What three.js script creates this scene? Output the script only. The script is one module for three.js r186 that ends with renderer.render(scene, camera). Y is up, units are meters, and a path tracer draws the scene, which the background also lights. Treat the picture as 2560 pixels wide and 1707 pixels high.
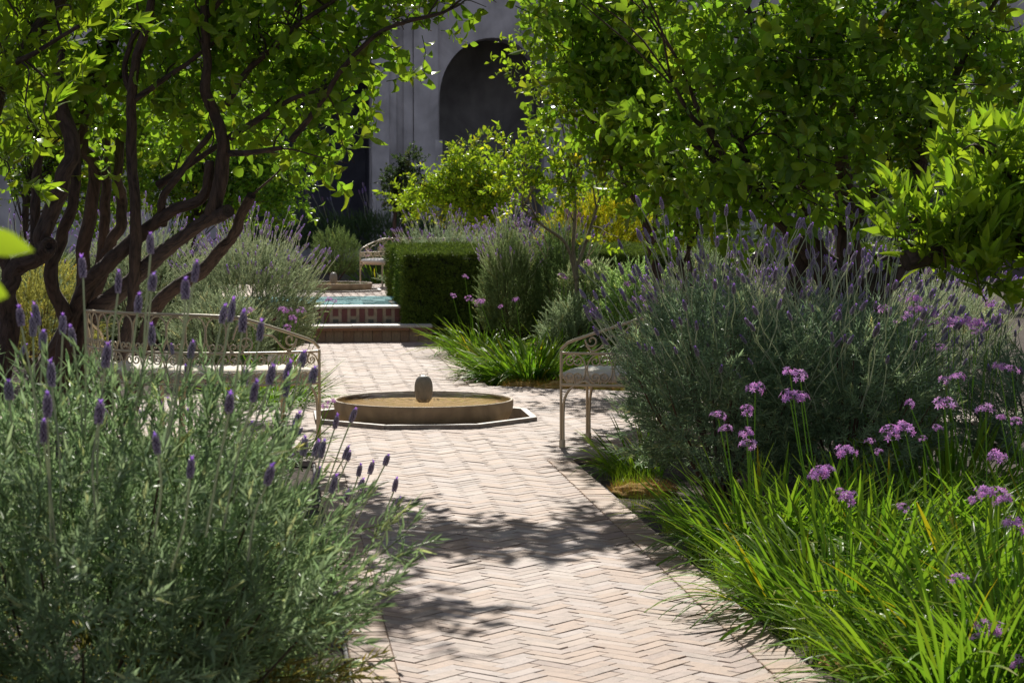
import * as THREE from 'three';
import { mergeGeometries } from 'three/addons/utils/BufferGeometryUtils.js';
import { ImprovedNoise } from 'three/addons/math/ImprovedNoise.js';

// ------------------------------------------------------------------ camera, sky, sun, exposure
const scene = new THREE.Scene();
const camera = new THREE.PerspectiveCamera(17.64, 2560 / 1707, 0.2, 900);
const EYE = new THREE.Vector3(0, 1.5, 0), YAW = Math.atan(0.1105), PITCH = Math.atan(366.5 / 5500);
camera.position.copy(EYE);
camera.lookAt(EYE.x + Math.sin(YAW) * Math.cos(PITCH), EYE.y - Math.sin(PITCH), EYE.z - Math.cos(YAW) * Math.cos(PITCH));
camera.focus = 12; camera.userData.fStop = 10;
camera.updateMatrixWorld(true);
const SUN = new THREE.Vector3(0.05, 0.81, -1).normalize();
{
  // a clear, slightly hazy morning sky, brighter round the sun
  const w = 512, h = 256, d = new Float32Array(w * h * 4), dir = new THREE.Vector3();
  for (let y = 0; y < h; y++) for (let x = 0; x < w; x++) {
    const th = (y + 0.5) / h * Math.PI, ph = ((x + 0.5) / w - 0.5) * Math.PI * 2, el = Math.PI / 2 - (Math.PI - th);
    dir.set(Math.cos(el) * Math.cos(ph), Math.sin(el), Math.cos(el) * Math.sin(ph));
    const up = Math.max(0, dir.y), k = Math.pow(1 - up, 2.6), g = Math.max(0, dir.dot(SUN)), glow = 0.10 * Math.pow(g, 5) + 0.5 * Math.pow(g, 60), i = (y * w + x) * 4, m = dir.y < 0 ? 0.45 : 1;
    d[i] = m * (0.128 + 0.135 * k + glow); d[i + 1] = m * (0.157 + 0.113 * k + glow * 0.97); d[i + 2] = m * (0.228 + 0.072 * k + glow * 0.9); d[i + 3] = 1;
  }
  const t = new THREE.DataTexture(d, w, h, THREE.RGBAFormat, THREE.FloatType);
  t.mapping = THREE.EquirectangularReflectionMapping; t.magFilter = THREE.LinearFilter; t.minFilter = THREE.LinearFilter; t.needsUpdate = true;
  scene.background = t; scene.environment = t;
}
const sun = new THREE.DirectionalLight(new THREE.Color(1, 0.945, 0.86), 4.6);
sun.position.copy(SUN).multiplyScalar(60).add(new THREE.Vector3(1, 0, -15)); sun.target.position.set(1, 0, -15);
sun.castShadow = true; sun.shadow.mapSize.set(4096, 4096);
Object.assign(sun.shadow.camera, { left: -30, right: 30, top: 40, bottom: -40, near: 1, far: 150 });
scene.add(sun, sun.target);
const renderer = new THREE.WebGLRenderer({ antialias: true });
renderer.toneMapping = THREE.LinearToneMapping; renderer.toneMappingExposure = 1.3;
renderer.shadowMap.enabled = true; renderer.setSize(1024, 682);

// ------------------------------------------------------------------ helpers
let seed = 7;
const R = () => { seed = (seed + 0x6D2B79F5) | 0; let t = Math.imul(seed ^ (seed >>> 15), 1 | seed); t = (t + Math.imul(t ^ (t >>> 7), 61 | t)) ^ t; return ((t ^ (t >>> 14)) >>> 0) / 4294967296; };
const rr = (a, b) => a + (b - a) * R();
const V = (x, y, z) => new THREE.Vector3(x, y, z);
const noise = new ImprovedNoise();
const pick = (a) => a[Math.floor(R() * a.length)];
const S = 2560 / 2352;
// a point of the place, surveyed from the photograph: picture position (u, v) and distance down the garden d
function P(u, v, d) {
  const dir = V((u * S - 1280) / 5500, (853.5 - v * S) / 5500, -1).applyQuaternion(camera.quaternion);
  return dir.multiplyScalar(d / -dir.z).add(EYE);
}
const names = {};
function numbered(n) { const k = names[n] = (names[n] ?? -1) + 1; return k ? n + '_' + String(k).padStart(3, '0') : n; }
function thing(name, label, category, base, group) {
  const g = new THREE.Group(); g.name = numbered(name); g.position.set(...base);
  g.userData = { label, category }; if (group) g.userData.group = group;
  scene.add(g); return g;
}
function struct(name, o) { o.name = numbered(name); o.userData.kind = 'structure'; scene.add(o); o.receiveShadow = true; return o; }
function part(parent, name, geo, mat, pos) {
  const m = new THREE.Mesh(geo, mat); m.name = name; m.castShadow = m.receiveShadow = true;
  if (pos) m.position.set(...pos);
  parent.add(m); return m;
}
function stuff(parent, name, geo, mat, items) {
  const im = new THREE.InstancedMesh(geo, mat, items.length);
  items.forEach((it, i) => { im.setMatrixAt(i, it.m); im.setColorAt(i, it.c || WHITE); });
  im.name = name; im.userData.kind = 'stuff'; im.castShadow = im.receiveShadow = true; parent.add(im); return im;
}
const WHITE = new THREE.Color(1, 1, 1);
const C = (r, g, b) => new THREE.Color().setRGB(r, g, b);
const QY = V(0, 1, 0);
// a matrix that stands a shape (built along +y) at p, pointing to dir
function stand(p, dir, s = 1, spin = R() * 6.283) {
  const q = new THREE.Quaternion().setFromUnitVectors(QY, dir.clone().normalize());
  q.multiply(new THREE.Quaternion().setFromAxisAngle(QY, spin));
  return new THREE.Matrix4().compose(p, q, typeof s === 'number' ? V(s, s, s) : s);
}
class MB {
  constructor() { this.p = []; this.c = []; this.u = []; this.i = []; }
  v(x, y, z, c, u = 0, w = 0) { this.p.push(x, y, z); this.c.push(c.r, c.g, c.b); this.u.push(u, w); return this.p.length / 3 - 1; }
  // leaf along +y of matrix m
  leaf(m, L, W, o, col) {
    const { segs = 4, fold = 0.25, droop = 0.5, shape = 0.75, wave = 0 } = o, pt = new THREE.Vector3();
    let y = 0, z = 0, prev = null;
    for (let s = 0; s <= segs; s++) {
      const t = s / segs, a = droop * t;
      if (s) { y += Math.cos(a) * L / segs; z -= Math.sin(a) * L / segs; }
      const w = (o.strap ? Math.pow(Math.min(1, (1.02 - t) * 3.2), 0.7) * (0.75 + 0.25 * Math.min(1, t * 4)) : Math.max(0.04, Math.sin(Math.PI * Math.min(1, Math.pow(t, shape))))) * W / 2 * (s === segs && !o.strap ? 0.2 : 1);
      const f = fold * w, wv = wave * W * Math.sin(t * 9);
      const row = (segs === 2 && o.flat) ? [[-w, 0], [w, 0]] : [[-w, f + wv], [0, 0], [w, f - wv]];
      const ids = row.map(([x, dz]) => { pt.set(x, y + dz * Math.sin(a), z + dz * Math.cos(a)).applyMatrix4(m); return this.v(pt.x, pt.y, pt.z, o.tip && t > 0.85 ? o.tip : o.root && t < 0.3 ? o.root : col, x, t * L); });
      if (prev) for (let k = 0; k + 1 < ids.length; k++) this.i.push(prev[k], prev[k + 1], ids[k + 1], prev[k], ids[k + 1], ids[k]);
      prev = ids;
    }
  }
  tube(pts, rad, sides, col, cap = true) {
    const n = pts.length; let nrm = null, prev = null, len = 0;
    for (let k = 0; k < n; k++) {
      const t = pts[Math.min(n - 1, k + 1)].clone().sub(pts[Math.max(0, k - 1)]).normalize();
      if (!nrm) nrm = Math.abs(t.y) < 0.9 ? V(0, 1, 0).cross(t).normalize() : V(1, 0, 0).cross(t).normalize();
      nrm.addScaledVector(t, -nrm.dot(t)).normalize();
      const b = t.clone().cross(nrm), r = typeof rad === 'function' ? rad(k / (n - 1)) : rad;
      if (k) len += pts[k].distanceTo(pts[k - 1]);
      const ids = [];
      for (let s = 0; s <= sides; s++) {
        const a = s / sides * Math.PI * 2, rk = r;
        ids.push(this.v(pts[k].x + (nrm.x * Math.cos(a) + b.x * Math.sin(a)) * rk, pts[k].y + (nrm.y * Math.cos(a) + b.y * Math.sin(a)) * rk, pts[k].z + (nrm.z * Math.cos(a) + b.z * Math.sin(a)) * rk, col, a / 6.283 * 6.283 * r, len));
      }
      if (prev) for (let s = 0; s < sides; s++) this.i.push(prev[s], prev[s + 1], ids[s + 1], prev[s], ids[s + 1], ids[s]);
      prev = ids;
    }
    if (cap) { const e = pts[n - 1], c = this.v(e.x, e.y, e.z, col); for (let s = 0; s < sides; s++) this.i.push(prev[s], prev[s + 1], c); }
  }
  blob(c, rx, ry, rz, col, seg = 5, rings = 3) {
    const g = new THREE.SphereGeometry(1, seg, rings), a = g.attributes.position, off = this.p.length / 3;
    for (let k = 0; k < a.count; k++) this.v(c.x + a.getX(k) * rx, c.y + a.getY(k) * ry, c.z + a.getZ(k) * rz, col);
    for (const x of g.index.array) this.i.push(off + x);
  }
  build() {
    const g = new THREE.BufferGeometry();
    g.setAttribute('position', new THREE.Float32BufferAttribute(this.p, 3));
    g.setAttribute('color', new THREE.Float32BufferAttribute(this.c, 3));
    g.setAttribute('uv', new THREE.Float32BufferAttribute(this.u, 2));
    g.setIndex(this.i); g.computeVertexNormals(); return g;
  }
}
const curve = (pts, n) => new THREE.CatmullRomCurve3(pts, false, 'centripetal').getPoints(n);

// ------------------------------------------------------------------ textures and materials
function noiseTexture(n, f, repeat) {
  const d = new Uint8Array(n * n * 4);
  for (let y = 0; y < n; y++) for (let x = 0; x < n; x++) {
    const v = Math.max(0, Math.min(255, f(x / n, y / n) * 255)), k = (y * n + x) * 4;
    d[k] = d[k + 1] = d[k + 2] = v; d[k + 3] = 255;
  }
  const t = new THREE.DataTexture(d, n, n); t.wrapS = t.wrapT = THREE.RepeatWrapping; t.magFilter = THREE.LinearFilter; t.minFilter = THREE.LinearFilter;
  if (repeat) t.repeat.set(repeat, repeat); t.needsUpdate = true; return t;
}
// tiling fractal noise on a torus
function fbm(x, y, f, oct = 4, z = 0) {
  let s = 0, a = 0.5;
  for (let o = 0; o < oct; o++) {
    const A = x * 6.2832, B = y * 6.2832, q = f / 6.2832;
    s += a * noise.noise(Math.cos(A) * q + 5.3 * o + z, Math.sin(A) * q + Math.cos(B) * q * 1.01, Math.sin(B) * q + 9.1 * o); a *= 0.5; f *= 2.1;
  }
  return s;
}
const plasterTex = noiseTexture(512, (x, y) => 0.84 + 0.5 * fbm(x, y, 5, 5) + 0.2 * fbm(x, y * 0.25, 16, 3, 2));
const plasterBump = noiseTexture(512, (x, y) => 0.5 + 0.6 * fbm(x, y, 24, 4, 3));
const brickTex = noiseTexture(512, (x, y) => { const n = fbm(x, y, 9, 5), s = fbm(x, y, 60, 2, 4); const f = fbm(x, y, 110, 2, 6); return 0.9 + 0.5 * n + 0.22 * f - (s > 0.16 ? 0.14 : 0); });
const brickBump = noiseTexture(512, (x, y) => 0.5 + 0.5 * fbm(x, y, 30, 4, 8) + 0.25 * fbm(x, y, 6, 2, 2));
const barkBump = noiseTexture(512, (x, y) => 0.5 + 0.7 * fbm(x, y * 0.5, 26, 4, 1) * (0.6 + 0.4 * Math.sin(x * 60)));
const barkTex = noiseTexture(256, (x, y) => 0.78 + 1.3 * fbm(x, y, 12, 5, 6));
const soilTex = noiseTexture(512, (x, y) => 0.75 + 0.9 * fbm(x, y, 30, 4, 5));
const stoneTex = noiseTexture(512, (x, y) => { const n = fbm(x, y, 8, 5, 2), s = fbm(x, y, 22, 3, 7); return 0.88 + 0.3 * n - (s > 0.2 ? (s - 0.2) * 2.2 : 0); });
const rippleBump = noiseTexture(256, (x, y) => 0.5 + 0.8 * fbm(x, y, 8, 3, 4));
const streakTex = noiseTexture(512, (x, y) => 0.82 + 0.26 * fbm(x, y * 0.2, 14, 4, 2) + 0.4 * fbm(x, y, 9, 5, 6));
const clothBump = noiseTexture(256, (x, y) => 0.5 + 0.2 * Math.sin(x * 400) * Math.sin(y * 400) + 0.4 * fbm(x, y, 5, 3, 3));

const leafMat = (r, g, b, o = {}) => new THREE.MeshPhysicalMaterial({ color: C(r, g, b), vertexColors: true, side: THREE.DoubleSide, roughness: 1, transmission: 0.58, thickness: 0, clearcoat: 0.4, clearcoatRoughness: 0.3, ior: 1.4, specularIntensity: 0.2, ...o });
const M = {
  lemon: leafMat(0.25, 0.435, 0.025, { clearcoat: 0.75, clearcoatRoughness: 0.24 }), orange: leafMat(0.29, 0.45, 0.02, { clearcoat: 0.6, clearcoatRoughness: 0.26 }), lime: leafMat(0.38, 0.56, 0.025, { clearcoat: 0.6 }),
  lavender: leafMat(0.29, 0.40, 0.20, { clearcoat: 0.5, clearcoatRoughness: 0.33, transmission: 0.5 }),
  silver: leafMat(0.46, 0.53, 0.34, { clearcoat: 0.3, clearcoatRoughness: 0.4, transmission: 0.5 }),
  rosemary: leafMat(0.19, 0.28, 0.10, { clearcoat: 0.25, transmission: 0.45 }),
  blade: leafMat(0.18, 0.335, 0.016, { clearcoat: 0.22, clearcoatRoughness: 0.3, transmission: 0.55 }),
  hedge: leafMat(0.12, 0.19, 0.03, { clearcoat: 0.1, transmission: 0.3 }),
  darkLeaf: leafMat(0.06, 0.10, 0.03, { clearcoat: 0.3 }),
  petal: leafMat(1, 1, 1, { clearcoat: 0, transmission: 0.45 }),
  dry: leafMat(0.42, 0.27, 0.07, { clearcoat: 0, transmission: 0.4 }),
  bark: new THREE.MeshStandardMaterial({ color: C(0.088, 0.058, 0.045), map: barkTex, roughness: 0.85, bumpMap: barkBump, bumpScale: 0.022 }),
  greyBark: new THREE.MeshStandardMaterial({ color: C(0.24, 0.2, 0.15), map: barkTex, roughness: 0.9, bumpMap: barkBump, bumpScale: 0.004 }),
  wood: new THREE.MeshStandardMaterial({ color: C(0.11, 0.075, 0.05), roughness: 0.95, vertexColors: true }),
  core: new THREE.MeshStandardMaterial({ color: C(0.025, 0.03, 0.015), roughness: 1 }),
  soil: new THREE.MeshStandardMaterial({ color: C(0.085, 0.06, 0.042), map: soilTex, roughness: 1, bumpMap: soilTex, bumpScale: 0.02 }),
  mortar: new THREE.MeshStandardMaterial({ color: C(0.33, 0.245, 0.18), map: soilTex, roughness: 1 }),
  steel: new THREE.MeshStandardMaterial({ color: C(0.03, 0.028, 0.026), roughness: 0.7 }),
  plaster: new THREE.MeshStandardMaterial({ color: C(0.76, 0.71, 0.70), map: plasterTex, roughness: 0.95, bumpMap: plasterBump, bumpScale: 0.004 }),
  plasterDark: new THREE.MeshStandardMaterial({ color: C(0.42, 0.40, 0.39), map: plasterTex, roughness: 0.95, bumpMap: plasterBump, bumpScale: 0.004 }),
  stone: new THREE.MeshStandardMaterial({ color: C(0.47, 0.345, 0.205), map: streakTex, roughness: 0.6, bumpMap: plasterBump, bumpScale: 0.002 }),
  ball: new THREE.MeshStandardMaterial({ color: C(0.34, 0.31, 0.25), map: stoneTex, roughness: 0.45, bumpMap: plasterBump, bumpScale: 0.002 }),
  rim: new THREE.MeshStandardMaterial({ color: C(0.40, 0.36, 0.31), map: streakTex, roughness: 0.55, bumpMap: plasterBump, bumpScale: 0.002 }),
  water: new THREE.MeshPhysicalMaterial({ color: C(0.84, 0.73, 0.54), roughness: 0.04, transmission: 1, thickness: 0, ior: 1.33 }),
  drop: new THREE.MeshPhysicalMaterial({ color: C(0.97, 0.98, 1), roughness: 0.03, transmission: 1, thickness: 0.01, ior: 1.33 }),
  iron: new THREE.MeshStandardMaterial({ color: C(0.62, 0.51, 0.33), roughness: 0.36, metalness: 0.05 }),
  cushion: new THREE.MeshPhysicalMaterial({ color: C(0.80, 0.75, 0.66), roughness: 0.9, sheen: 0.3, bumpMap: clothBump, bumpScale: 0.002 }),
  burgundy: new THREE.MeshPhysicalMaterial({ color: C(0.14, 0.025, 0.03), roughness: 0.35, clearcoat: 0.3 }),
  black: new THREE.MeshPhysicalMaterial({ color: C(0.03, 0.035, 0.035), roughness: 0.35, clearcoat: 0.3 }),
  cream: new THREE.MeshStandardMaterial({ color: C(0.5, 0.38, 0.26), map: brickTex, roughness: 0.7 }),
  sandTile: new THREE.MeshStandardMaterial({ color: C(0.40, 0.27, 0.165), map: brickTex, roughness: 0.75 }),
  sandTile2: new THREE.MeshStandardMaterial({ color: C(0.36, 0.22, 0.13), map: brickTex, roughness: 0.75 }),
  terracotta: new THREE.MeshStandardMaterial({ color: C(0.42, 0.22, 0.12), map: brickTex, roughness: 0.8, bumpMap: brickBump, bumpScale: 0.002 }),
  whiteStone: new THREE.MeshStandardMaterial({ color: C(0.72, 0.64, 0.54), map: stoneTex, roughness: 0.6, bumpMap: brickBump, bumpScale: 0.002 }),
  darkMetal: new THREE.MeshStandardMaterial({ color: C(0.05, 0.055, 0.05), roughness: 0.6 }),
  drySpot: new THREE.MeshStandardMaterial({ color: C(0.36, 0.23, 0.06), roughness: 1, vertexColors: true }),
};
const brickTones = [[0.305, 0.203, 0.153], [0.359, 0.238, 0.164], [0.34, 0.25, 0.195], [0.37, 0.27, 0.215], [0.379, 0.254, 0.174], [0.394, 0.29, 0.221], [0.389, 0.305, 0.259], [0.434, 0.346, 0.284]];
const brickMats = brickTones.map((t) => new THREE.MeshStandardMaterial({ color: C(...t), map: brickTex, roughness: 0.7, bumpMap: brickBump, bumpScale: 0.0025 }));
const borderMats = brickMats.map((m) => { const c = m.clone(); c.color.multiply(C(1.02, 0.96, 0.82)); return c; });
const brickWhite = new THREE.MeshStandardMaterial({ color: C(1, 1, 1), map: brickTex, roughness: 0.7, bumpMap: brickBump, bumpScale: 0.0025 });

// ------------------------------------------------------------------ ground, path and paving
const FX = 1.03, FZ = -14.75;                    // the fountain in the middle of the round plaza
const octagon = (r) => Array.from({ length: 8 }, (_, k) => { const a = (k + 0.5) * Math.PI / 4; return [FX + r * Math.cos(a), FZ + r * Math.sin(a)]; });
const circ = (r, n) => Array.from({ length: n }, (_, k) => { const a = k / n * Math.PI * 2; return [FX + r * Math.cos(a), FZ + r * Math.sin(a)]; });
const PIT = 0.735 / Math.cos(Math.PI / 8);       // circumradius of the pit's outer rim
const CIRC = 2.5, X0 = 0.395, X1 = 1.56, B0 = 0.25, B1 = 1.71, ZN = -4.6, ZF = -22.42;
function shapeXZ(poly, holes = []) {
  const s = new THREE.Shape(poly.map(([x, z]) => new THREE.Vector2(x, -z)));
  for (const h of holes) s.holes.push(new THREE.Path(h.map(([x, z]) => new THREE.Vector2(x, -z))));
  return s;
}
function sheet(poly, holes, y, mat) {
  const g = new THREE.ShapeGeometry(shapeXZ(poly, holes)); g.rotateX(-Math.PI / 2); g.translate(0, y, 0);
  return new THREE.Mesh(g, mat);
}
{
  const g = sheet([[-260, 40], [260, 40], [260, -420], [-260, -420]], [octagon(PIT - 0.03)], -0.035, M.soil);
  struct('ground', g);
}
const path = struct('path', new THREE.Group());
// convex regions that the herringbone fills
const rect = (x0, x1, z0, z1) => [[x0, z0], [x1, z0], [x1, z1], [x0, z1]];
const disc = circ(CIRC, 48);
const dz = (x) => Math.sqrt(CIRC * CIRC - (x - FX) ** 2);
const regions = [rect(X0, X1, FZ + dz(X1) - 0.02, ZN), disc, rect(X0, X1, ZF, FZ - dz(X0) + 0.02), rect(FX + 2.42, 6.5, FZ - 0.66, FZ + 0.66), rect(-5, FX - 2.42, FZ - 0.66, FZ + 0.66)];
const ccw = (p) => { let a = 0; p.forEach(([x, z], i) => { const [x2, z2] = p[(i + 1) % p.length]; a += x * z2 - x2 * z; }); return a < 0 ? p.slice().reverse() : p; };
const regs = regions.map(ccw), oct = ccw(octagon(PIT));
const side = (p, a, b) => (b[0] - a[0]) * (p[1] - a[1]) - (b[1] - a[1]) * (p[0] - a[0]);
const inside = (p, poly) => poly.every((a, i) => side(p, a, poly[(i + 1) % poly.length]) >= -1e-9);
function clipHalf(poly, a, b, sgn) {
  const out = [];
  poly.forEach((p, i) => {
    const q = poly[(i + 1) % poly.length], s = side(p, a, b) * sgn, t = side(q, a, b) * sgn;
    if (s >= 0) out.push(p);
    if ((s >= 0) !== (t >= 0)) { const k = s / (s - t); out.push([p[0] + (q[0] - p[0]) * k, p[1] + (q[1] - p[1]) * k]); }
  });
  return out;
}
const area = (p) => { let a = 0; p.forEach(([x, z], i) => { const [x2, z2] = p[(i + 1) % p.length]; a += x * z2 - x2 * z; }); return Math.abs(a / 2); };
function clipIn(poly, region) { let p = poly; region.forEach((a, i) => { if (p.length) p = clipHalf(p, a, region[(i + 1) % region.length], 1); }); return p; }
function clipOut(poly, region) { const out = []; let rest = poly; region.forEach((a, i) => { if (rest.length < 3) return; const b = region[(i + 1) % region.length], o = clipHalf(rest, a, b, -1); if (o.length > 2) out.push(o); rest = clipHalf(rest, a, b, 1); }); return out; }
// a bevelled brick from its outline [x, z], top at y = 0
function brickGeo(poly, h, bevel, u0) {
  const n = poly.length, cx = poly.reduce((s, p) => s + p[0], 0) / n, cz = poly.reduce((s, p) => s + p[1], 0) / n;
  const pos = [], uv = [];
  const ring = (k, y) => poly.map(([x, z]) => { const dx = x - cx, dz2 = z - cz, l = Math.hypot(dx, dz2) || 1; return [x - dx / l * k * 1.35, y, z - dz2 / l * k * 1.35]; });
  const top = ring(bevel, 0), mid = ring(0, -bevel), low = ring(0, -h);
  const tri = (a, b, c) => { for (const p of [a, b, c]) { pos.push(...p); uv.push((p[0] - cx) * 1.7 + u0 + p[1] * 2, (p[2] - cz) * 1.7 + u0 * 2.3 + p[1] * 1.5); } };
  const up = ccw(poly) === poly;
  const quad = (a, b, c, d) => { if (up) { tri(a, c, b); tri(a, d, c); } else { tri(a, b, c); tri(a, c, d); } };
  for (let i = 1; i + 1 < n; i++) up ? tri(top[0], top[i + 1], top[i]) : tri(top[0], top[i], top[i + 1]);
  for (let i = 0; i < n; i++) { const j = (i + 1) % n; quad(mid[i], mid[j], top[j], top[i]); quad(low[i], low[j], mid[j], mid[i]); }
  const g = new THREE.BufferGeometry();
  g.setAttribute('position', new THREE.Float32BufferAttribute(pos, 3)); g.setAttribute('uv', new THREE.Float32BufferAttribute(uv, 2));
  g.computeVertexNormals(); return g;
}
const camSpace = (p) => p.clone().applyMatrix4(camera.matrixWorldInverse);
function inView(p, m = 1.03) { const q = p.clone().project(camera); return Math.abs(q.x) < m && Math.abs(q.y) < m && camSpace(p).z < 0; }
{
  const L = 0.172, W = 0.0545, GAP = 0.002, full = [], cut = [], variants = [];
  for (let k = 0; k < 5; k++) {
    const l = L / 2 - GAP / 2, w = W / 2 - GAP / 2, j = () => rr(-0.0013, 0.0009);
    variants.push(brickGeo([[-l + j(), -w + j()], [j(), -w + j()], [l + j(), -w + j()], [l + j(), w + j()], [j(), w + j()], [-l + j(), w + j()]].map((q) => q), 0.03, 0.0016, k * 0.37));
  }
  const q = Math.SQRT1_2, toXZ = (a, b) => [(a - b) * q + 0.98, -(a + b) * q];
  const pieces = [];
  for (let m = -40; m < 40; m++) for (let k = -60; k < 420; k++) {
    const ox = m * L, oy = -m * L;
    for (const vert of [0, 1]) {
      const a0 = ox + k * W, b0 = oy + k * W + (vert ? W : 0), la = vert ? W : L, lb = vert ? L : W;
      const c = toXZ(a0 + la / 2, b0 + lb / 2);
      if (c[1] > ZN + 0.1 || c[1] < ZF - 0.2 || c[0] < -5 || c[0] > 6.5) continue;
      const corner = [[a0, b0], [a0 + la, b0], [a0 + la, b0 + lb], [a0, b0 + lb]].map(([a, b]) => toXZ(a, b));
      const ins = corner.map((p) => regs.some((r) => inside(p, r)) && !inside(p, oct));
      if (ins.every(Boolean)) full.push({ c, ang: vert ? Math.PI * 0.75 : Math.PI / 4 });
      else {
        const inset = corner.map(([x, z]) => [c[0] + (x - c[0]) * 0.975, c[1] + (z - c[1]) * 0.94]);
        for (const r of regs) { const p = clipIn(ccw(inset), r); if (p.length > 2 && area(p) > 2e-4) { if (p.some((s) => inside(s, oct))) clipOut(p, oct).forEach((o) => { if (area(o) > 2e-4) cut.push(o); }); else cut.push(p); if (ins.filter(Boolean).length > 2) break; } }
      }
    }
  }
  // soldier courses along both edges of the straight stretches
  const border = [];
  const inPlaza = (x, z) => Math.hypot(x - FX, z - FZ) < CIRC + 0.01;
  for (let z = ZN; z > ZF; z -= 0.0525) for (const [a, b] of [[B0, X0], [X1, B1]]) {
    if (inPlaza((a + b) / 2, z - 0.026)) continue;
    border.push({ c: [(a + b) / 2 + rr(-0.002, 0.002), z - 0.026], ang: 0 });
  }
  const bg = [];
  for (let k = 0; k < 3; k++) { const l = (X0 - B0) / 2 - 0.0025, w = 0.0245; bg.push(brickGeo([[-l, -w], [l, -w + rr(-0.001, 0.001)], [l, w], [-l, w + rr(-0.001, 0.001)]], 0.03, 0.002, k * 0.51 + 0.2)); }
  const place = (b) => {
    const y = rr(-0.0026, 0.0026) * Math.pow(R(), 0.6), e = new THREE.Euler(rr(-0.02, 0.02), b.ang + rr(-0.016, 0.016) + (R() < 0.5 ? Math.PI : 0), rr(-0.008, 0.008), 'YXZ');
    return new THREE.Matrix4().compose(V(b.c[0], y, b.c[1]), new THREE.Quaternion().setFromEuler(e), V(rr(1.0, 1.012), 1, R() < 0.25 ? rr(0.955, 0.985) : rr(1.0, 1.035)));
  };
  const all = [...full.map((b) => ({ ...b, g: 0 })), ...border.map((b) => ({ ...b, g: 1 }))];
  const worn = (x, z) => noise.noise(x * 1.3, z * 0.9, 4) * 0.5 + noise.noise(x * 4, z * 3, 9) * 0.3;
  const toneAt = (c) => THREE.MathUtils.clamp(Math.round(3.5 + worn(c[0], c[1]) * 5 + rr(-3, 3)), 0, 7);
  const tone = (c) => { const t = brickTones[toneAt(c)], s = rr(0.92, 1.1); return C(t[0] * s, t[1] * s, t[2] * s); };
  const near = all.filter((b) => inView(V(b.c[0], 0, b.c[1])) && b.c[0] > 0.28).sort((a, b) => b.c[1] - a.c[1]).slice(0, 300);
  const nearSet = new Set(near);
  for (const b of near) { const mesh = part(path, 'brick', b.g ? pick(bg) : pick(variants), b.g ? borderMats[toneAt(b.c)] : brickMats[toneAt(b.c)]); mesh.applyMatrix4(place(b)); }
  const rest = variants.map(() => []), restB = [];
  for (const b of all) if (!nearSet.has(b)) { if (b.g) restB.push({ m: place(b), c: tone(b.c).multiply(C(1.02, 0.96, 0.82)) }); else rest[Math.floor(R() * 5)].push({ m: place(b), c: tone(b.c) }); }
  rest.forEach((items, k) => stuff(path, 'paving_bricks', variants[k], brickWhite, items));
  stuff(path, 'border_bricks', bg[0], brickWhite, restB);
  const geos = [[], [], []];
  for (const p of cut) { const g = brickGeo(p, 0.03, 0.0018, R() * 3); g.translate(0, rr(-0.002, 0.002), 0); pick(geos).push(g); }
  geos.forEach((gs, k) => { if (gs.length) part(path, 'cut_bricks', mergeGeometries(gs), brickMats[k]).userData.kind = 'stuff'; });
  // bedding under the bricks, and thin steel edging against the beds
  const bed = [];
  const beds = [rect(B0, B1, FZ + dz(B1) - 0.01, ZN), rect(B0, B1, ZF, FZ - dz(B0) + 0.01), rect(FX + 2.41, 6.5, FZ - 0.66, FZ + 0.66), rect(-5, FX - 2.41, FZ - 0.66, FZ + 0.66)];
  beds.forEach((p, k) => { const g = new THREE.ShapeGeometry(shapeXZ(p)); g.rotateX(-Math.PI / 2); g.translate(0, -0.0045 - k * 0.0004, 0); bed.push(g); });
  const dg = new THREE.ShapeGeometry(shapeXZ(circ(CIRC, 48), [octagon(PIT - 0.03)])); dg.rotateX(-Math.PI / 2); dg.translate(0, -0.0041, 0); bed.push(dg);
  part(path, 'mortar_bed', mergeGeometries(bed), M.mortar);
  const edge = new MB();
  for (const x of [B0 - 0.006, B1 + 0.006]) for (const [z0, z1] of [[ZN, FZ + dz(x) + 0.02], [FZ - dz(x) - 0.02, ZF]]) {
    const pts = []; for (let k = 0; k <= 24; k++) pts.push(V(x + rr(-0.003, 0.003), -0.018, z0 + (z1 - z0) * k / 24));
    edge.tube(pts, 0.01, 4, WHITE);
  }
  const eg = edge.build(); eg.deleteAttribute('color');
  part(path, 'edging_strip', eg, M.steel);
}

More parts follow.
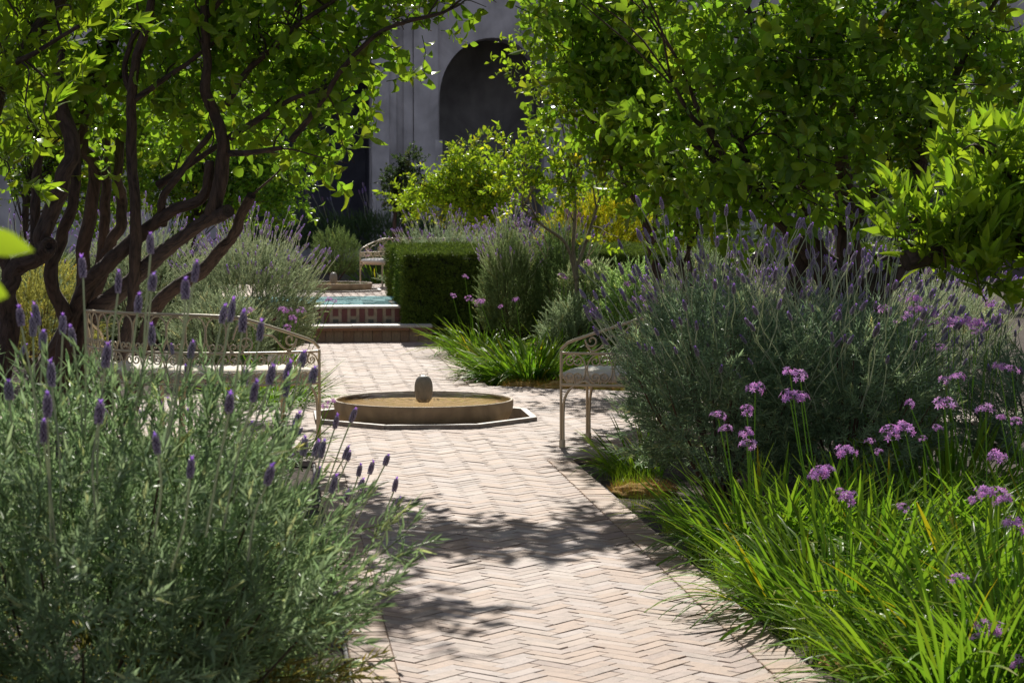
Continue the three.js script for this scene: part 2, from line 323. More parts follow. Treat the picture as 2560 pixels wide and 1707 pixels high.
// ------------------------------------------------------------------ the fountains
function lathe(profile, n = 64) { return new THREE.LatheGeometry(profile.map(([x, y]) => new THREE.Vector2(x, y)), n); }
function scaleUV(g, u, v) { const a = g.attributes.uv; for (let i = 0; i < a.count; i++) a.setXY(i, a.getX(i) * u, a.getY(i) * v); return g; }
function makeFountain(name, label, base) {
  const t = thing(name, label, 'fountain', base);
  const ap = 0.735, W = 0.045;
  // eight rim stones round a sunk tray
  for (let k = 0; k < 8; k++) {
    const a = k * Math.PI / 4, half = (r) => r * Math.tan(Math.PI / 8) - 0.0015;
    const s = new THREE.Shape([[-half(ap), ap], [half(ap), ap], [half(ap - W), ap - W], [-half(ap - W), ap - W]].map((p) => new THREE.Vector2(...p)));
    const g = new THREE.ExtrudeGeometry(s, { depth: 0.13, bevelEnabled: true, bevelSize: 0.003, bevelThickness: 0.003, bevelSegments: 2, bevelOffset: -0.003 });
    g.rotateX(-Math.PI / 2); g.rotateY(a); g.translate(0, -0.105, 0); scaleUV(g, 2, 2);
    part(t, 'rim_stone', g, M.rim);
  }
  const f = new THREE.CircleGeometry((ap - 0.02) / Math.cos(Math.PI / 8), 8); f.rotateX(-Math.PI / 2); f.rotateY(Math.PI / 8); f.translate(0, -0.1, 0);
  part(t, 'tray_floor', f, M.stone);
  const bowl = lathe([[0.0, -0.098], [0.34, -0.098], [0.40, -0.095], [0.47, -0.075], [0.53, -0.045], [0.575, 0.0], [0.598, 0.045], [0.606, 0.09], [0.606, 0.122], [0.603, 0.1285], [0.597, 0.13], [0.59, 0.129], [0.586, 0.124], [0.575, 0.10], [0.53, 0.085], [0.40, 0.075], [0.0, 0.07]], 96);
  scaleUV(bowl, 4, 0.8);
  part(t, 'bowl', bowl, M.stone);
  const wgeo = new THREE.PlaneGeometry(2, 2, 1, 1), w = new THREE.CircleGeometry(0.586, 64); w.rotateX(-Math.PI / 2); w.translate(0, 0.122, 0); scaleUV(w, 3, 3);
  // ripples running out from the ball
  const ring = new THREE.RingGeometry(0.03, 0.586, 120, 110); ring.rotateX(-Math.PI / 2);
  const pa = ring.attributes.position;
  for (let i = 0; i < pa.count; i++) {
    const x = pa.getX(i), z = pa.getZ(i), r = Math.hypot(x, z);
    const n = noise.noise(x * 9, z * 9, 2) * 0.6 + noise.noise(x * 22, z * 22, 7) * 0.4;
    pa.setY(i, 0.1245 + 0.0016 * Math.sin(r * 80 + n * 2.2) * Math.exp(-r * 2.0) + 0.0012 * n);
  }
  ring.computeVertexNormals(); part(t, 'water', ring, M.water);
  const ball = lathe([[0.0, 0.105], [0.036, 0.105], [0.046, 0.115], [0.055, 0.135], [0.061, 0.165], [0.0625, 0.195], [0.061, 0.22], [0.057, 0.243], [0.049, 0.263], [0.038, 0.277], [0.024, 0.285], [0.011, 0.288], [0, 0.2885]], 40);
  scaleUV(ball, 1.5, 0.7);
  part(t, 'stone_ball', ball, M.ball);
  const d = new MB();
  for (let k = 0; k < 14; k++) d.blob(V(rr(-0.03, 0.03), 0.288 + rr(0, 0.014) * R(), rr(-0.03, 0.03)), rr(0.002, 0.006), rr(0.002, 0.005), rr(0.002, 0.006), WHITE, 6, 4);
  for (let k = 0; k < 40; k++) { const a = R() * 6.28, r = rr(0.065, 0.11); d.blob(V(r * Math.cos(a), 0.124, r * Math.sin(a)), rr(0.003, 0.009), rr(0.002, 0.004), rr(0.003, 0.007), WHITE, 6, 4); }
  const dg = d.build(); dg.deleteAttribute('color'); part(t, 'splash', dg, M.drop).userData.kind = 'stuff';
  return t;
}
makeFountain('bowl_fountain', 'round tan stone bowl fountain with a stone ball in the middle of the brick plaza', [FX, 0, FZ]);
makeFountain('bowl_fountain', 'far pale bowl fountain beyond the turquoise landing, half hidden by grey shrub', [1.0, 0, -34.5]);

// ------------------------------------------------------------------ steps with the turquoise landing, and the far path
{
  const t = thing('garden_steps', 'two brick and tile steps up to a turquoise tiled landing at the path end', 'steps', [1.0, 0, -22.45]);
  const x0 = -1.1, x1 = 0.66;   // local to the base
  const box = (w, h, d, x, y, z, u = 3) => { const g = new THREE.BoxGeometry(w, h, d); scaleUV(g, w * u, Math.max(h, d) * u); g.translate(x, y, z); return g; };
  part(t, 'step_core', box(x1 - x0, 0.142, 0.4, (x0 + x1) / 2, 0.055, -0.25), M.mortar);
  // terracotta facing tiles of the lower riser
  for (let x = x0, k = 0; x < x1 - 0.01; k++) { const w = Math.min(rr(0.085, 0.11), x1 - x); part(t, 'riser_tile', new THREE.BoxGeometry(w - 0.004, 0.118, 0.02), k % 3 ? M.sandTile : M.sandTile2, [x + w / 2, 0.057, -0.03 + rr(-0.001, 0.001)]); x += w; }
  for (let x = x0; x < x1 - 0.01;) { const w = Math.min(rr(0.2, 0.34), x1 - x); part(t, 'nosing_brick', new THREE.BoxGeometry(w - 0.004, 0.026, 0.06), M.terracotta, [x + w / 2, 0.131, -0.022 + rr(-0.002, 0.002)]); x += w; }
  for (let x = x0; x < x1 - 0.01;) { const w = Math.min(rr(0.22, 0.36), x1 - x); part(t, 'tread_slab', new THREE.BoxGeometry(w - 0.004, 0.024, 0.48), M.whiteStone, [x + w / 2, 0.158 + rr(-0.001, 0.001), -0.225]); x += w; }
  // upper riser: burgundy and black tiles let into cream
  const z2 = -0.465, h0 = 0.171, h1 = 0.322;
  part(t, 'riser_backing', box(1.48, h1 - h0, 0.02, x0 + 0.74, (h0 + h1) / 2, z2 - 0.02), M.cream);
  let n = 0;
  for (let x = x0 + 0.02; x < 0.32; x += 0.092, n++) {
    if (n % 2) { part(t, 'riser_tile', new THREE.BoxGeometry(0.056, 0.136, 0.012), M.burgundy, [x + 0.028, (h0 + h1) / 2, z2 - 0.007]); continue; }
    part(t, 'riser_tile', new THREE.BoxGeometry(0.056, 0.074, 0.012), M.burgundy, [x + 0.028, 0.278, z2 - 0.007]);
    part(t, 'riser_tile', new THREE.BoxGeometry(0.056, 0.03, 0.012), M.black, [x + 0.028, 0.19, z2 - 0.007]);
  }
  for (let x = x0; x < 0.38;) { const w = Math.min(rr(0.13, 0.19), 0.4 - x); part(t, 'edge_tile', new THREE.BoxGeometry(w - 0.003, 0.02, 0.3), M.whiteStone, [x + w / 2, 0.333, z2 - 0.14 + rr(-0.004, 0.004)]); x += w; }
  part(t, 'landing_core', box(1.5, 0.345, 1.5, -0.37, 0.162, z2 - 0.03 - 0.75), M.mortar);
  part(t, 'landing_core', box(9.4, 0.345, 0.68, 1.2, 0.162, z2 - 0.03 - 1.5 - 0.345), M.mortar);
  // turquoise zellige bricks
  const tg = [0, 1].map((k) => brickGeo([[-0.07, -0.024], [0.07, -0.024], [0.07, 0.024], [-0.07, 0.024]], 0.012, 0.002, k));
  const turq = new THREE.MeshPhysicalMaterial({ color: C(1, 1, 1), map: brickTex, roughness: 0.85 });
  const items = [[], []];
  for (let z = z2 - 0.32; z > z2 - 2.2; z -= 0.0515) for (let x = -1.6 + rr(0, 0.1); x < 2.4; x += 0.144) {
    if (x > 0.3 && z > z2 - 1.54) continue;
    const s = rr(0.75, 1.2), c = C(0.055 * s * rr(0.7, 1.6), 0.27 * s, 0.28 * s);
    const m = new THREE.Matrix4().compose(V(x, 0.3455 + rr(-0.003, 0.003), z), new THREE.Quaternion().setFromEuler(new THREE.Euler(rr(-0.05, 0.05), rr(-0.02, 0.02), rr(-0.02, 0.02))), V(1, 1, 1));
    items[R() < 0.5 ? 0 : 1].push({ m, c });
  }
  tg.forEach((g, k) => stuff(t, 'turquoise_tiles', g, turq, items[k]));
}
{
  const g = sheet(rect(-1.2, 3.4, -37.2, -25.2), [octagon(0.7).map(([x, z]) => [x - FX + 1.0, z - FZ - 34.5])], -0.004, brickMats[4]);
  const uv = g.geometry.attributes.uv; for (let i = 0; i < uv.count; i++) uv.setXY(i, uv.getX(i) * 1.3, uv.getY(i) * 1.3);
  struct('far_path', g);
  const it = [], g2 = brickGeo([[-0.08, -0.024], [0.08, -0.024], [0.08, 0.024], [-0.08, 0.024]], 0.02, 0.002, 0.3);
  for (let z = -36.9; z < -29; z += 0.07) for (let x = -0.2; x < 2.6; x += 0.122) { if (Math.hypot(x - 1, z + 34.5) < 0.86) continue; const t = pick(brickTones), s = rr(0.95, 1.15); it.push({ m: new THREE.Matrix4().compose(V(x, 0.006 + rr(-0.003, 0.003), z), new THREE.Quaternion().setFromEuler(new THREE.Euler(rr(-0.02, 0.02), R() < 0.5 ? 0.78 : -0.78, 0, 'YXZ')), V(1, 1, 1)), c: C(t[0] * s, t[1] * s, t[2] * s) }); }
  stuff(g, 'paving_bricks', g2, brickWhite, it);
}

// ------------------------------------------------------------------ the palace facade
{
  const zF = -50, t = thing('palace_building', 'tall plastered palace facade with a pointed arch niche behind the garden', 'building', [4, 0, zF]);
  const H = 9.5, T = 0.9, px = (u) => (u * S - 671) / 110 - 4, py = (v) => 1.5 + (487 - v * S) / 110;
  const ax0 = px(1007), ax1 = px(1254), top = py(88), spring = py(235), ac = (ax0 + ax1) / 2;
  const arch = (x0, x1, sp, tp) => {
    const c = (x0 + x1) / 2, r = (x1 - x0) / 2, h = tp - sp, p = new THREE.Path();
    p.moveTo(x0, 0.01); p.lineTo(x0, sp);
    for (let k = 1; k <= 28; k++) { const a = Math.PI - k / 28 * Math.PI; p.lineTo(c + r * Math.cos(a), sp + h * Math.pow(Math.sin(a), 0.92)); }
    p.lineTo(x1, 0.01); p.closePath(); return p;
  };
  const s = new THREE.Shape([[-24, 0], [26, 0], [26, H], [-24, H]].map((p) => new THREE.Vector2(...p)));
  s.holes.push(arch(ax0, ax1, spring, top));
  const lo = px(560), l1 = px(850);
  s.holes.push(new THREE.Path([[lo, 0.01], [l1, 0.01], [l1, 4.6], [lo, 4.6]].map((p) => new THREE.Vector2(...p))));
  const ex = (sh, d, z) => { const g = new THREE.ExtrudeGeometry(sh, { depth: d, bevelEnabled: false }); g.translate(0, 0, z); return scaleUV(g, 0.35, 0.35); };
  part(t, 'wall', ex(s, T, -T), M.plaster);
  const box = (w, h, d, x, y, z) => { const g = new THREE.BoxGeometry(w, h, d); scaleUV(g, w * 0.4, h * 0.4); g.translate(x, y, z); return g; };
  const nd = 1.7;
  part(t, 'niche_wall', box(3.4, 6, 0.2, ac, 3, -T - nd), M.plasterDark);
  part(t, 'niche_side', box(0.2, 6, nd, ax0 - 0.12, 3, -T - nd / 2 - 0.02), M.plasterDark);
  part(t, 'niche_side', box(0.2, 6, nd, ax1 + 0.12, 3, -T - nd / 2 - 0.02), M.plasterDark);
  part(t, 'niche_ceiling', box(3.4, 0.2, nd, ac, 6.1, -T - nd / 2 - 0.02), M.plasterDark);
  // raised frame round the arch, with a narrow slot and impost blocks
  const fr = new THREE.Shape([[px(948), 0], [px(1320), 0], [px(1320), 8.6], [px(948), 8.6]].map((p) => new THREE.Vector2(...p)));
  fr.holes.push(new THREE.Path([[px(1003.5), 0.01], [px(1258), 0.01], [px(1258), 7.4], [px(1003.5), 7.4]].map((p) => new THREE.Vector2(...p))));
  part(t, 'arch_frame', ex(fr, 0.1, 0.02), M.plaster);
  const pl = new THREE.Shape([[px(851), 0], [px(946), 0], [px(946), 8.6], [px(851), 8.6]].map((p) => new THREE.Vector2(...p)));
  pl.holes.push(new THREE.Path([[px(908), py(362)], [px(925), py(362)], [px(925), 6.6], [px(908), 6.6]].map((p) => new THREE.Vector2(...p))));
  part(t, 'pilaster', ex(pl, 0.05, 0.02), M.plaster);
  part(t, 'pilaster', box(px(890) - px(851), 8.2, 0.05, (px(890) + px(851)) / 2 + 0.01, 4.1, 0.115), M.plaster);
  part(t, 'impost', box(0.16, 1.2, 0.55, ax0 - 0.02, py(322) - 0.6, -0.15), M.plaster);
  part(t, 'impost', box(0.16, 1.2, 0.55, ax1 + 0.02, py(322) - 0.6, -0.15), M.plaster);
  part(t, 'plinth', box(50, 0.35, 0.12, 1, 0.175, 0.2), M.plasterDark);
  // the open porch left of the pilaster
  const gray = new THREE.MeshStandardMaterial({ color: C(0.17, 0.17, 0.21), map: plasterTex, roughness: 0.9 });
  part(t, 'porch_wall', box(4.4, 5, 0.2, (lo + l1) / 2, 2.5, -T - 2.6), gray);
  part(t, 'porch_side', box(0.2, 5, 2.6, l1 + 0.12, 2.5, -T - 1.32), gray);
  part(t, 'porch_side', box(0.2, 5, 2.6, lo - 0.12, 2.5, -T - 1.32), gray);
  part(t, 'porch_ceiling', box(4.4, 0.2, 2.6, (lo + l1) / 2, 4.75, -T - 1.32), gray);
  part(t, 'roof', box(50.6, 0.35, 9, 1, H + 0.18, -3.9), M.terracotta);
}

// ------------------------------------------------------------------ wrought iron benches
function makeBench(t, R0, aL, aR, mirror) {
  // the back stands on an arc; angle a runs from the right end (aR) to the left end (aL); local origin is the arc's centre
  const sg = mirror ? -1 : 1;
  const at = (a, h, r = R0) => V(-Math.sin(a) * r * sg, h, Math.cos(a) * r);
  const lerp = (s) => aR + (aL - aR) * s, LEN = R0 * (aL - aR);
  const rail = (name, f, r, n = 40) => { const b = new MB(), pts = []; for (let k = 0; k <= n; k++) pts.push(f(k / n)); b.tube(pts, r, 8, WHITE); const g = b.build(); g.deleteAttribute('color'); return part(t, name, g, M.iron); };
  const SEAT = 0.375, MID = 0.565;
  const topH = (s) => { const e = Math.min(s, 1 - s) * LEN; const x = Math.min(1, e / 0.05), y = Math.min(1, e / 0.5), z = Math.min(1, e / 1.0); return MID + 0.02 + 0.028 * Math.sqrt(x) + 0.125 * y + 0.055 * (1 - (1 - z) * (1 - z)); };
  rail('top_rail', (s) => at(lerp(s), topH(s)), 0.0095, 60);
  rail('middle_rail', (s) => at(lerp(s), MID), 0.0075);
  rail('seat_rail', (s) => at(lerp(s), SEAT), 0.009);
  rail('seat_rail', (s) => at(lerp(s), SEAT, R0 - 0.42), 0.009);
  const cross = 7;
  for (let k = 0; k <= cross; k++) rail('seat_bar', (s) => at(lerp(k / cross), SEAT - 0.001, R0 - 0.42 * s), 0.006, 2);
  // legs: pairs of rods with a foot, and curved brackets
  for (const s of [0.0, 0.5, 1.0]) for (const r of [R0, R0 - 0.42]) {
    const a = lerp(s), da = 0.016 / r * (s === 1 ? -1 : 1), b = new MB();
    const hTop = r === R0 && s !== 0.5 ? topH(s) - 0.01 : SEAT;
    b.tube([at(a, 0.0, r), at(a, 0.2, r), at(a, SEAT, r), at(a, hTop, r)], 0.0085, 8, WHITE);
    const dir = s === 1 ? -1 : 1;
    b.tube(curve([at(a + da, 0.0, r), at(a + da, 0.22, r), at(a + da * 1.6, 0.3, r), at(a + dir * 0.07, 0.36, r), at(a + dir * 0.16, 0.40, r), at(a + dir * 0.2, SEAT - 0.006, r)], 16), 0.008, 8, WHITE);
    if (s === 0.5) b.tube(curve([at(a - da, 0.0, r), at(a - da, 0.22, r), at(a - da * 1.6, 0.3, r), at(a - 0.07, 0.36, r), at(a - 0.16, 0.40, r), at(a - 0.2, SEAT - 0.006, r)], 16), 0.008, 8, WHITE);
    b.tube([at(a + da / 2, 0, r), at(a + da / 2, 0.045, r)], 0.0185, 8, WHITE);
    const g = b.build(); g.deleteAttribute('color'); part(t, 'leg', g, M.iron);
  }
  // a scroll: flat curve (x along the back, y up), drawn into the curved back
  const draw = (name, ptsXY, r = 0.0055) => { const b = new MB(); b.tube(ptsXY.map(([x, y]) => at(aR + x / R0, y)), r, 6, WHITE); const g = b.build(); g.deleteAttribute('color'); return part(t, name, g, M.iron); };
  const spiral = (cx, cy, r0, turns, start, dir, n = 22) => { const p = []; for (let k = 0; k <= n; k++) { const q = k / n, a = start + dir * q * turns * 6.283, rad = r0 * (1 - 0.78 * q); p.push([cx + rad * Math.cos(a), cy + rad * Math.sin(a)]); } return p; };
  // lower band: mirrored C scrolls, two curls at the top and two below, between the seat and middle rails
  const n = Math.round(LEN / 0.155), pitch = LEN / n;
  for (let k = 0; k < n; k++) {
    const c = (k + 0.5) * pitch, hw = pitch * 0.48, mid = (SEAT + MID) / 2;
    for (const d of [-1, 1]) {
      const r = hw * 0.36, p = [];
      const up = spiral(c + d * hw * 0.40, MID - r * 1.75, r, 1.25, d > 0 ? -0.4 : Math.PI + 0.4, d > 0 ? -1 : 1).reverse();
      const lo = spiral(c + d * hw * 0.40, SEAT + r * 1.75, r, 1.25, d > 0 ? 0.4 : Math.PI - 0.4, d > 0 ? 1 : -1);
      void p;
      // outer half of the oval, ending in a curl above and a curl below
      const oval = []; for (let q = 0; q <= 18; q++) { const a = Math.PI * (0.86 - 1.72 * q / 18) / 2 * 1.16; oval.push([c + d * hw * (0.12 + 0.86 * Math.cos(a)), mid + (MID - SEAT - 0.014) / 2 * Math.sin(a)]); }
      const join = [...spiral(c + d * hw * 0.36, MID - hw * 0.62, hw * 0.40, 1.2, Math.PI / 2 + d * 0.9, d > 0 ? 1 : -1).reverse(), ...oval, ...spiral(c + d * hw * 0.36, SEAT + hw * 0.62, hw * 0.40, 1.2, -Math.PI / 2 - d * 0.9, d > 0 ? -1 : 1)];
      void up; void lo;
      draw('scroll', join, 0.0048);
    }
  }
  // upper band: tall hoops with curled feet
  const e0 = 0.5, m = Math.max(3, Math.round((LEN - 2 * e0 + 0.1) / 0.125)), st = (LEN - 2 * e0 + 0.1) / m;
  for (let k = 0; k < m; k++) {
    const c = e0 - 0.05 + (k + 0.5) * st, hw = st * 0.5, top = topH(c / LEN) - 0.012, p = [];
    p.push(...spiral(c - hw * 0.30, MID + 0.033, 0.026, 1.1, Math.PI * 1.5, -1, 16).map(([x, y]) => [x, y]).reverse());
    p.push([c - hw * 0.62, MID + 0.012], [c - hw * 0.9, MID + 0.06], [c - hw * 0.98, MID + 0.12]);
    for (let q = 0; q <= 12; q++) { const a = Math.PI - q / 12 * Math.PI; p.push([c + hw * 0.96 * Math.cos(a), top - 0.075 + 0.075 * Math.sin(a)]); }
    p.push([c + hw * 0.98, MID + 0.12], [c + hw * 0.9, MID + 0.06], [c + hw * 0.62, MID + 0.012]);
    p.push(...spiral(c + hw * 0.30, MID + 0.033, 0.026, 1.1, -Math.PI / 2, 1, 16));
    draw('hoop', p, 0.005);
  }
  // end braces: a long sweep from under the top rail down to a curl
  for (const end of [0, 1]) {
    const X = (x) => end ? LEN - x : x, p = [];
    p.push(...spiral(X(0.19), MID + 0.075, 0.04, 1.15, end ? Math.PI * 0.05 : Math.PI * 0.95, end ? -1 : 1, 20).reverse().map(([x, y]) => [x, y]));
    const q = [[X(0.155), MID + 0.05], [X(0.19), MID + 0.014], [X(0.235), MID + 0.03], [X(0.30), MID + 0.10], [X(0.36), topH(0.36 / LEN) - 0.06], [X(0.43), topH(0.43 / LEN) - 0.022], [X(0.50), topH(0.5 / LEN) - 0.045], [X(0.535), MID + 0.08]];
    draw('brace', curve(q.map(([x, y]) => V(x, y, 0)), 40).map((v) => [v.x, v.y]), 0.0065);
    draw('scroll', p, 0.006);
    draw('scroll', spiral(X(0.46), MID + 0.055, 0.045, 1.3, end ? -1.2 : Math.PI + 1.2, end ? 1 : -1, 22), 0.0055);
  }
  // cushion on the seat, soft edged
  const cu = [], N = 46, K = 14, pos = [], uv = [], idx = [];
  for (let i = 0; i <= N; i++) {
    const s = i / N, endF = Math.min(1, Math.pow(Math.max(0, 1 - Math.pow(Math.abs(2 * s - 1), 30)), 0.5) + 0.0), a = lerp(-0.012 + 1.024 * s);
    for (let k = 0; k < K; k++) {
      const th = k / K * 6.2832, ex = (v, e) => Math.sign(v) * Math.pow(Math.abs(v), e);
      const w = ex(Math.cos(th), 0.38) * 0.205 * (0.9 + 0.1 * endF), h = ex(Math.sin(th), 0.5) * 0.042 * (0.25 + 0.75 * endF);
      const bump = 0.004 * noise.noise(s * 14, k * 0.6, 3);
      const v = at(a, SEAT + 0.052 + h + bump, R0 - 0.215 + w); pos.push(v.x, v.y, v.z); uv.push(s * 6, k / K * 2);
      if (i < N) { const A = i * K + k, B = i * K + (k + 1) % K; idx.push(A, B, B + K, A, B + K, A + K); }
    }
  }
  void cu;
  for (const i of [0, N]) { const c = pos.length / 3, v = at(lerp(i ? 1.013 : -0.013), SEAT + 0.052, R0 - 0.215); pos.push(v.x, v.y, v.z); uv.push(0, 0); for (let k = 0; k < K; k++) idx.push(c, i * K + k, i * K + (k + 1) % K); }
  const g = new THREE.BufferGeometry(); g.setAttribute('position', new THREE.Float32BufferAttribute(pos, 3)); g.setAttribute('uv', new THREE.Float32BufferAttribute(uv, 2)); g.setIndex(idx); g.computeVertexNormals();
  part(t, 'cushion', g, M.cushion);
}
const DEG = Math.PI / 180;
const benchL = thing('iron_bench', 'curved cream iron bench with pale cushion left of the fountain, behind lavender', 'bench', [-0.185, 0, -14.03]);
makeBench(benchL, 0.96, 112 * DEG, -30 * DEG, false);
const benchR = thing('iron_bench', 'curved cream iron bench right of the fountain, half hidden by purple lavender', 'bench', [2.2, 0, -13.74]);
makeBench(benchR, 0.96, 112 * DEG, -30 * DEG, true);
const benchF = benchR.clone(); benchF.name = numbered('iron_bench'); benchF.position.set(2.26, 0, -35.3); benchF.rotation.y = 2.15;
benchF.userData = { label: 'small far iron bench with white cushion beyond the steps, beside the hedge', category: 'bench' }; scene.add(benchF);

// ------------------------------------------------------------------ plant pieces
const tint = (s, y = 0) => C(s * (1 + y), s * (1 + y * 0.35), s);
// a twig with single leaves; returns the whole as one shape, and apart
function twigSet(o) {
  const whole = new MB(), stem = new MB(), leaves = [], n = o.n;
  const pts = curve([V(0, 0, 0), V(rr(-0.02, 0.02), o.len * 0.4, rr(-0.02, 0.02)), V(rr(-0.05, 0.05), o.len * 0.75, rr(-0.05, 0.05)), V(rr(-0.07, 0.07), o.len, rr(-0.07, 0.07))], 6);
  const sc = C(0.5, 0.5, 0.5);
  for (const b of [whole, stem]) b.tube(pts, (t) => 0.0032 - 0.0018 * t, 3, sc);
  for (let k = 0; k < n; k++) {
    const t = 0.12 + 0.88 * k / (n - 1), q = t * 6, i = Math.min(5, Math.floor(q)), p = pts[i].clone().lerp(pts[i + 1], q - i), az = k * 2.4 + rr(-0.5, 0.5), el = o.el * rr(0.6, 1.35) * (1 - t * 0.55);
    const dir = V(Math.sin(el) * Math.cos(az), Math.cos(el), Math.sin(el) * Math.sin(az));
    const m = stand(p, dir, 1, 0);
    // turn the leaf's face up
    const up = V(0, 1, 0), face = up.clone().addScaledVector(dir, -up.dot(dir)); if (face.lengthSq() < 1e-3) face.set(1, 0, 0); face.normalize().add(V(rr(-0.5, 0.5), rr(-0.3, 0.3), rr(-0.5, 0.5))); face.addScaledVector(dir, -face.dot(dir)).normalize();
    const right = dir.clone().cross(face).normalize();
    m.makeBasis(right, dir, face).setPosition(p);
    const L = o.L * rr(0.5, 1.15), W = o.W * rr(0.65, 1.15), yel = R() < o.yellow ? rr(0.4, 1.0) : rr(-0.15, 0.25), col = tint(rr(0.5, 1.25), yel);
    const par = { segs: 5, fold: rr(0.1, 0.7), droop: rr(o.droop[0], o.droop[1]), shape: o.shape, wave: rr(-0.1, 0.1) };
    whole.leaf(m, L, W, par, col);
    const one = new MB(); one.leaf(m, L, W, par, col); leaves.push(one.build());
  }
  return { whole: whole.build(), stem: stem.build(), leaves };
}
const lemonTwigs = Array.from({ length: 5 }, () => twigSet({ n: 9, len: 0.25, el: 1.25, L: 0.12, W: 0.062, droop: [-0.2, 1.7], shape: 0.85, yellow: 0.05 }));
const orangeTwigs = Array.from({ length: 4 }, () => twigSet({ n: 12, len: 0.15, el: 0.85, L: 0.115, W: 0.034, droop: [-0.2, 0.6], shape: 0.8, yellow: 0.05 }));
const smallTwigs = Array.from({ length: 4 }, () => twigSet({ n: 12, len: 0.22, el: 1.1, L: 0.075, W: 0.034, droop: [0, 0.8], shape: 0.8, yellow: 0.06 }));
function sprigGeo(o) {
  const b = new MB();
  const tip = V(rr(-0.02, 0.02), o.len, rr(-0.02, 0.02));
  b.tube([V(0, 0, 0), V(rr(-0.01, 0.01), o.len / 2, rr(-0.01, 0.01)), tip], (t) => 0.0018 - 0.0008 * t, 3, C(0.8, 0.75, 0.6));
  for (let k = 0; k < o.n; k++) {
    const t = 0.08 + 0.92 * k / (o.n - 1), az = (k % 2) * Math.PI + Math.floor(k / 2) * 1.57 + rr(-0.4, 0.4), el = o.el * rr(0.75, 1.2) * (1 - 0.6 * t * t);
    const dir = V(Math.sin(el) * Math.cos(az), Math.cos(el), Math.sin(el) * Math.sin(az)), p = V(tip.x * t, o.len * t, tip.z * t);
    const right = dir.clone().cross(V(0, 1, 0)).normalize(), face = right.clone().cross(dir).normalize();
    const m = new THREE.Matrix4().makeBasis(right, dir, face).setPosition(p);
    b.leaf(m, o.L * rr(0.7, 1.15), o.W * rr(0.8, 1.2), { segs: 3, fold: 0.5, droop: rr(-1.0, 0.1), shape: 0.6 }, tint(rr(0.55, 1.25), R() < 0.06 ? 0.5 : rr(-0.05, 0.1)));
  }
  return b.build();
}
const lavSprigs = Array.from({ length: 4 }, () => sprigGeo({ n: 18, len: 0.12, el: 1.3, L: 0.042, W: 0.0068 }));
const fineSprigs = Array.from({ length: 3 }, () => sprigGeo({ n: 22, len: 0.13, el: 1.0, L: 0.028, W: 0.0058 }));
const broadSprigs = Array.from({ length: 3 }, () => sprigGeo({ n: 22, len: 0.16, el: 0.95, L: 0.045, W: 0.009 }));
// a lavender flower head: rings of small buds under a tuft of purple bracts
function headGeo(len, tuft) {
  const b = new MB(), rings = 8;
  b.blob(V(0, len * 0.42, 0), len * 0.13, len * 0.42, len * 0.13, C(0.16, 0.12, 0.19), 6, 5);
  for (let k = 0; k < rings; k++) {
    const t = k / (rings - 1), r = len * (0.10 + 0.075 * Math.sin(Math.PI * (0.15 + 0.75 * t)));
    for (let j = 0; j < 7; j++) {
      const a = (j + (k % 2) * 0.5) / 7 * 6.283 + rr(-0.15, 0.15), c = tint(rr(0.75, 1.2));
      b.blob(V(r * Math.cos(a), len * (0.06 + 0.72 * t) + rr(-0.01, 0.01) * len, r * Math.sin(a)), len * 0.05, len * 0.072, len * 0.05, c.multiply(C(0.56, 0.49, 0.60)), 4, 3);
    }
  }
  for (let j = 0; j < tuft; j++) {
    const a = j / tuft * 6.283 + rr(-0.3, 0.3), el = rr(0.1, 0.5), dir = V(Math.sin(el) * Math.cos(a), Math.cos(el), Math.sin(el) * Math.sin(a)), right = dir.clone().cross(V(0, 1, 0.01)).normalize();
    b.leaf(new THREE.Matrix4().makeBasis(right, dir, right.clone().cross(dir)).setPosition(V(0, len * 0.78, 0)), len * rr(0.2, 0.34), len * 0.13, { segs: 3, fold: 0.4, droop: 0.4, shape: 0.8 }, C(0.50 * rr(0.8, 1.1), 0.24, 0.80 * rr(0.85, 1.1)));
  }
  return b.build();
}
const heads = [headGeo(1, 7), headGeo(1, 5), headGeo(1, 3), headGeo(1, 6)];
const stemCol = C(0.50, 0.54, 0.38);
// stem and head in one shape for the smaller, farther flowers (height 1)
function spikeGeo(h, head) {
  const b = new MB(); b.tube([V(0, 0, 0), V(0.018, h * 0.35, 0.006), V(0.016, h * 0.7, -0.006), V(0, h, 0)], 0.002, 4, stemCol);
  const s = b.build(), g = heads[Math.floor(R() * 4)].clone(); g.scale(head * 0.82, head, head * 0.82); g.translate(0, h, 0);
  return mergeGeometries([s, g]);
}
const spikes = Array.from({ length: 4 }, (_, k) => spikeGeo(0.2 + 0.05 * k, 0.046));
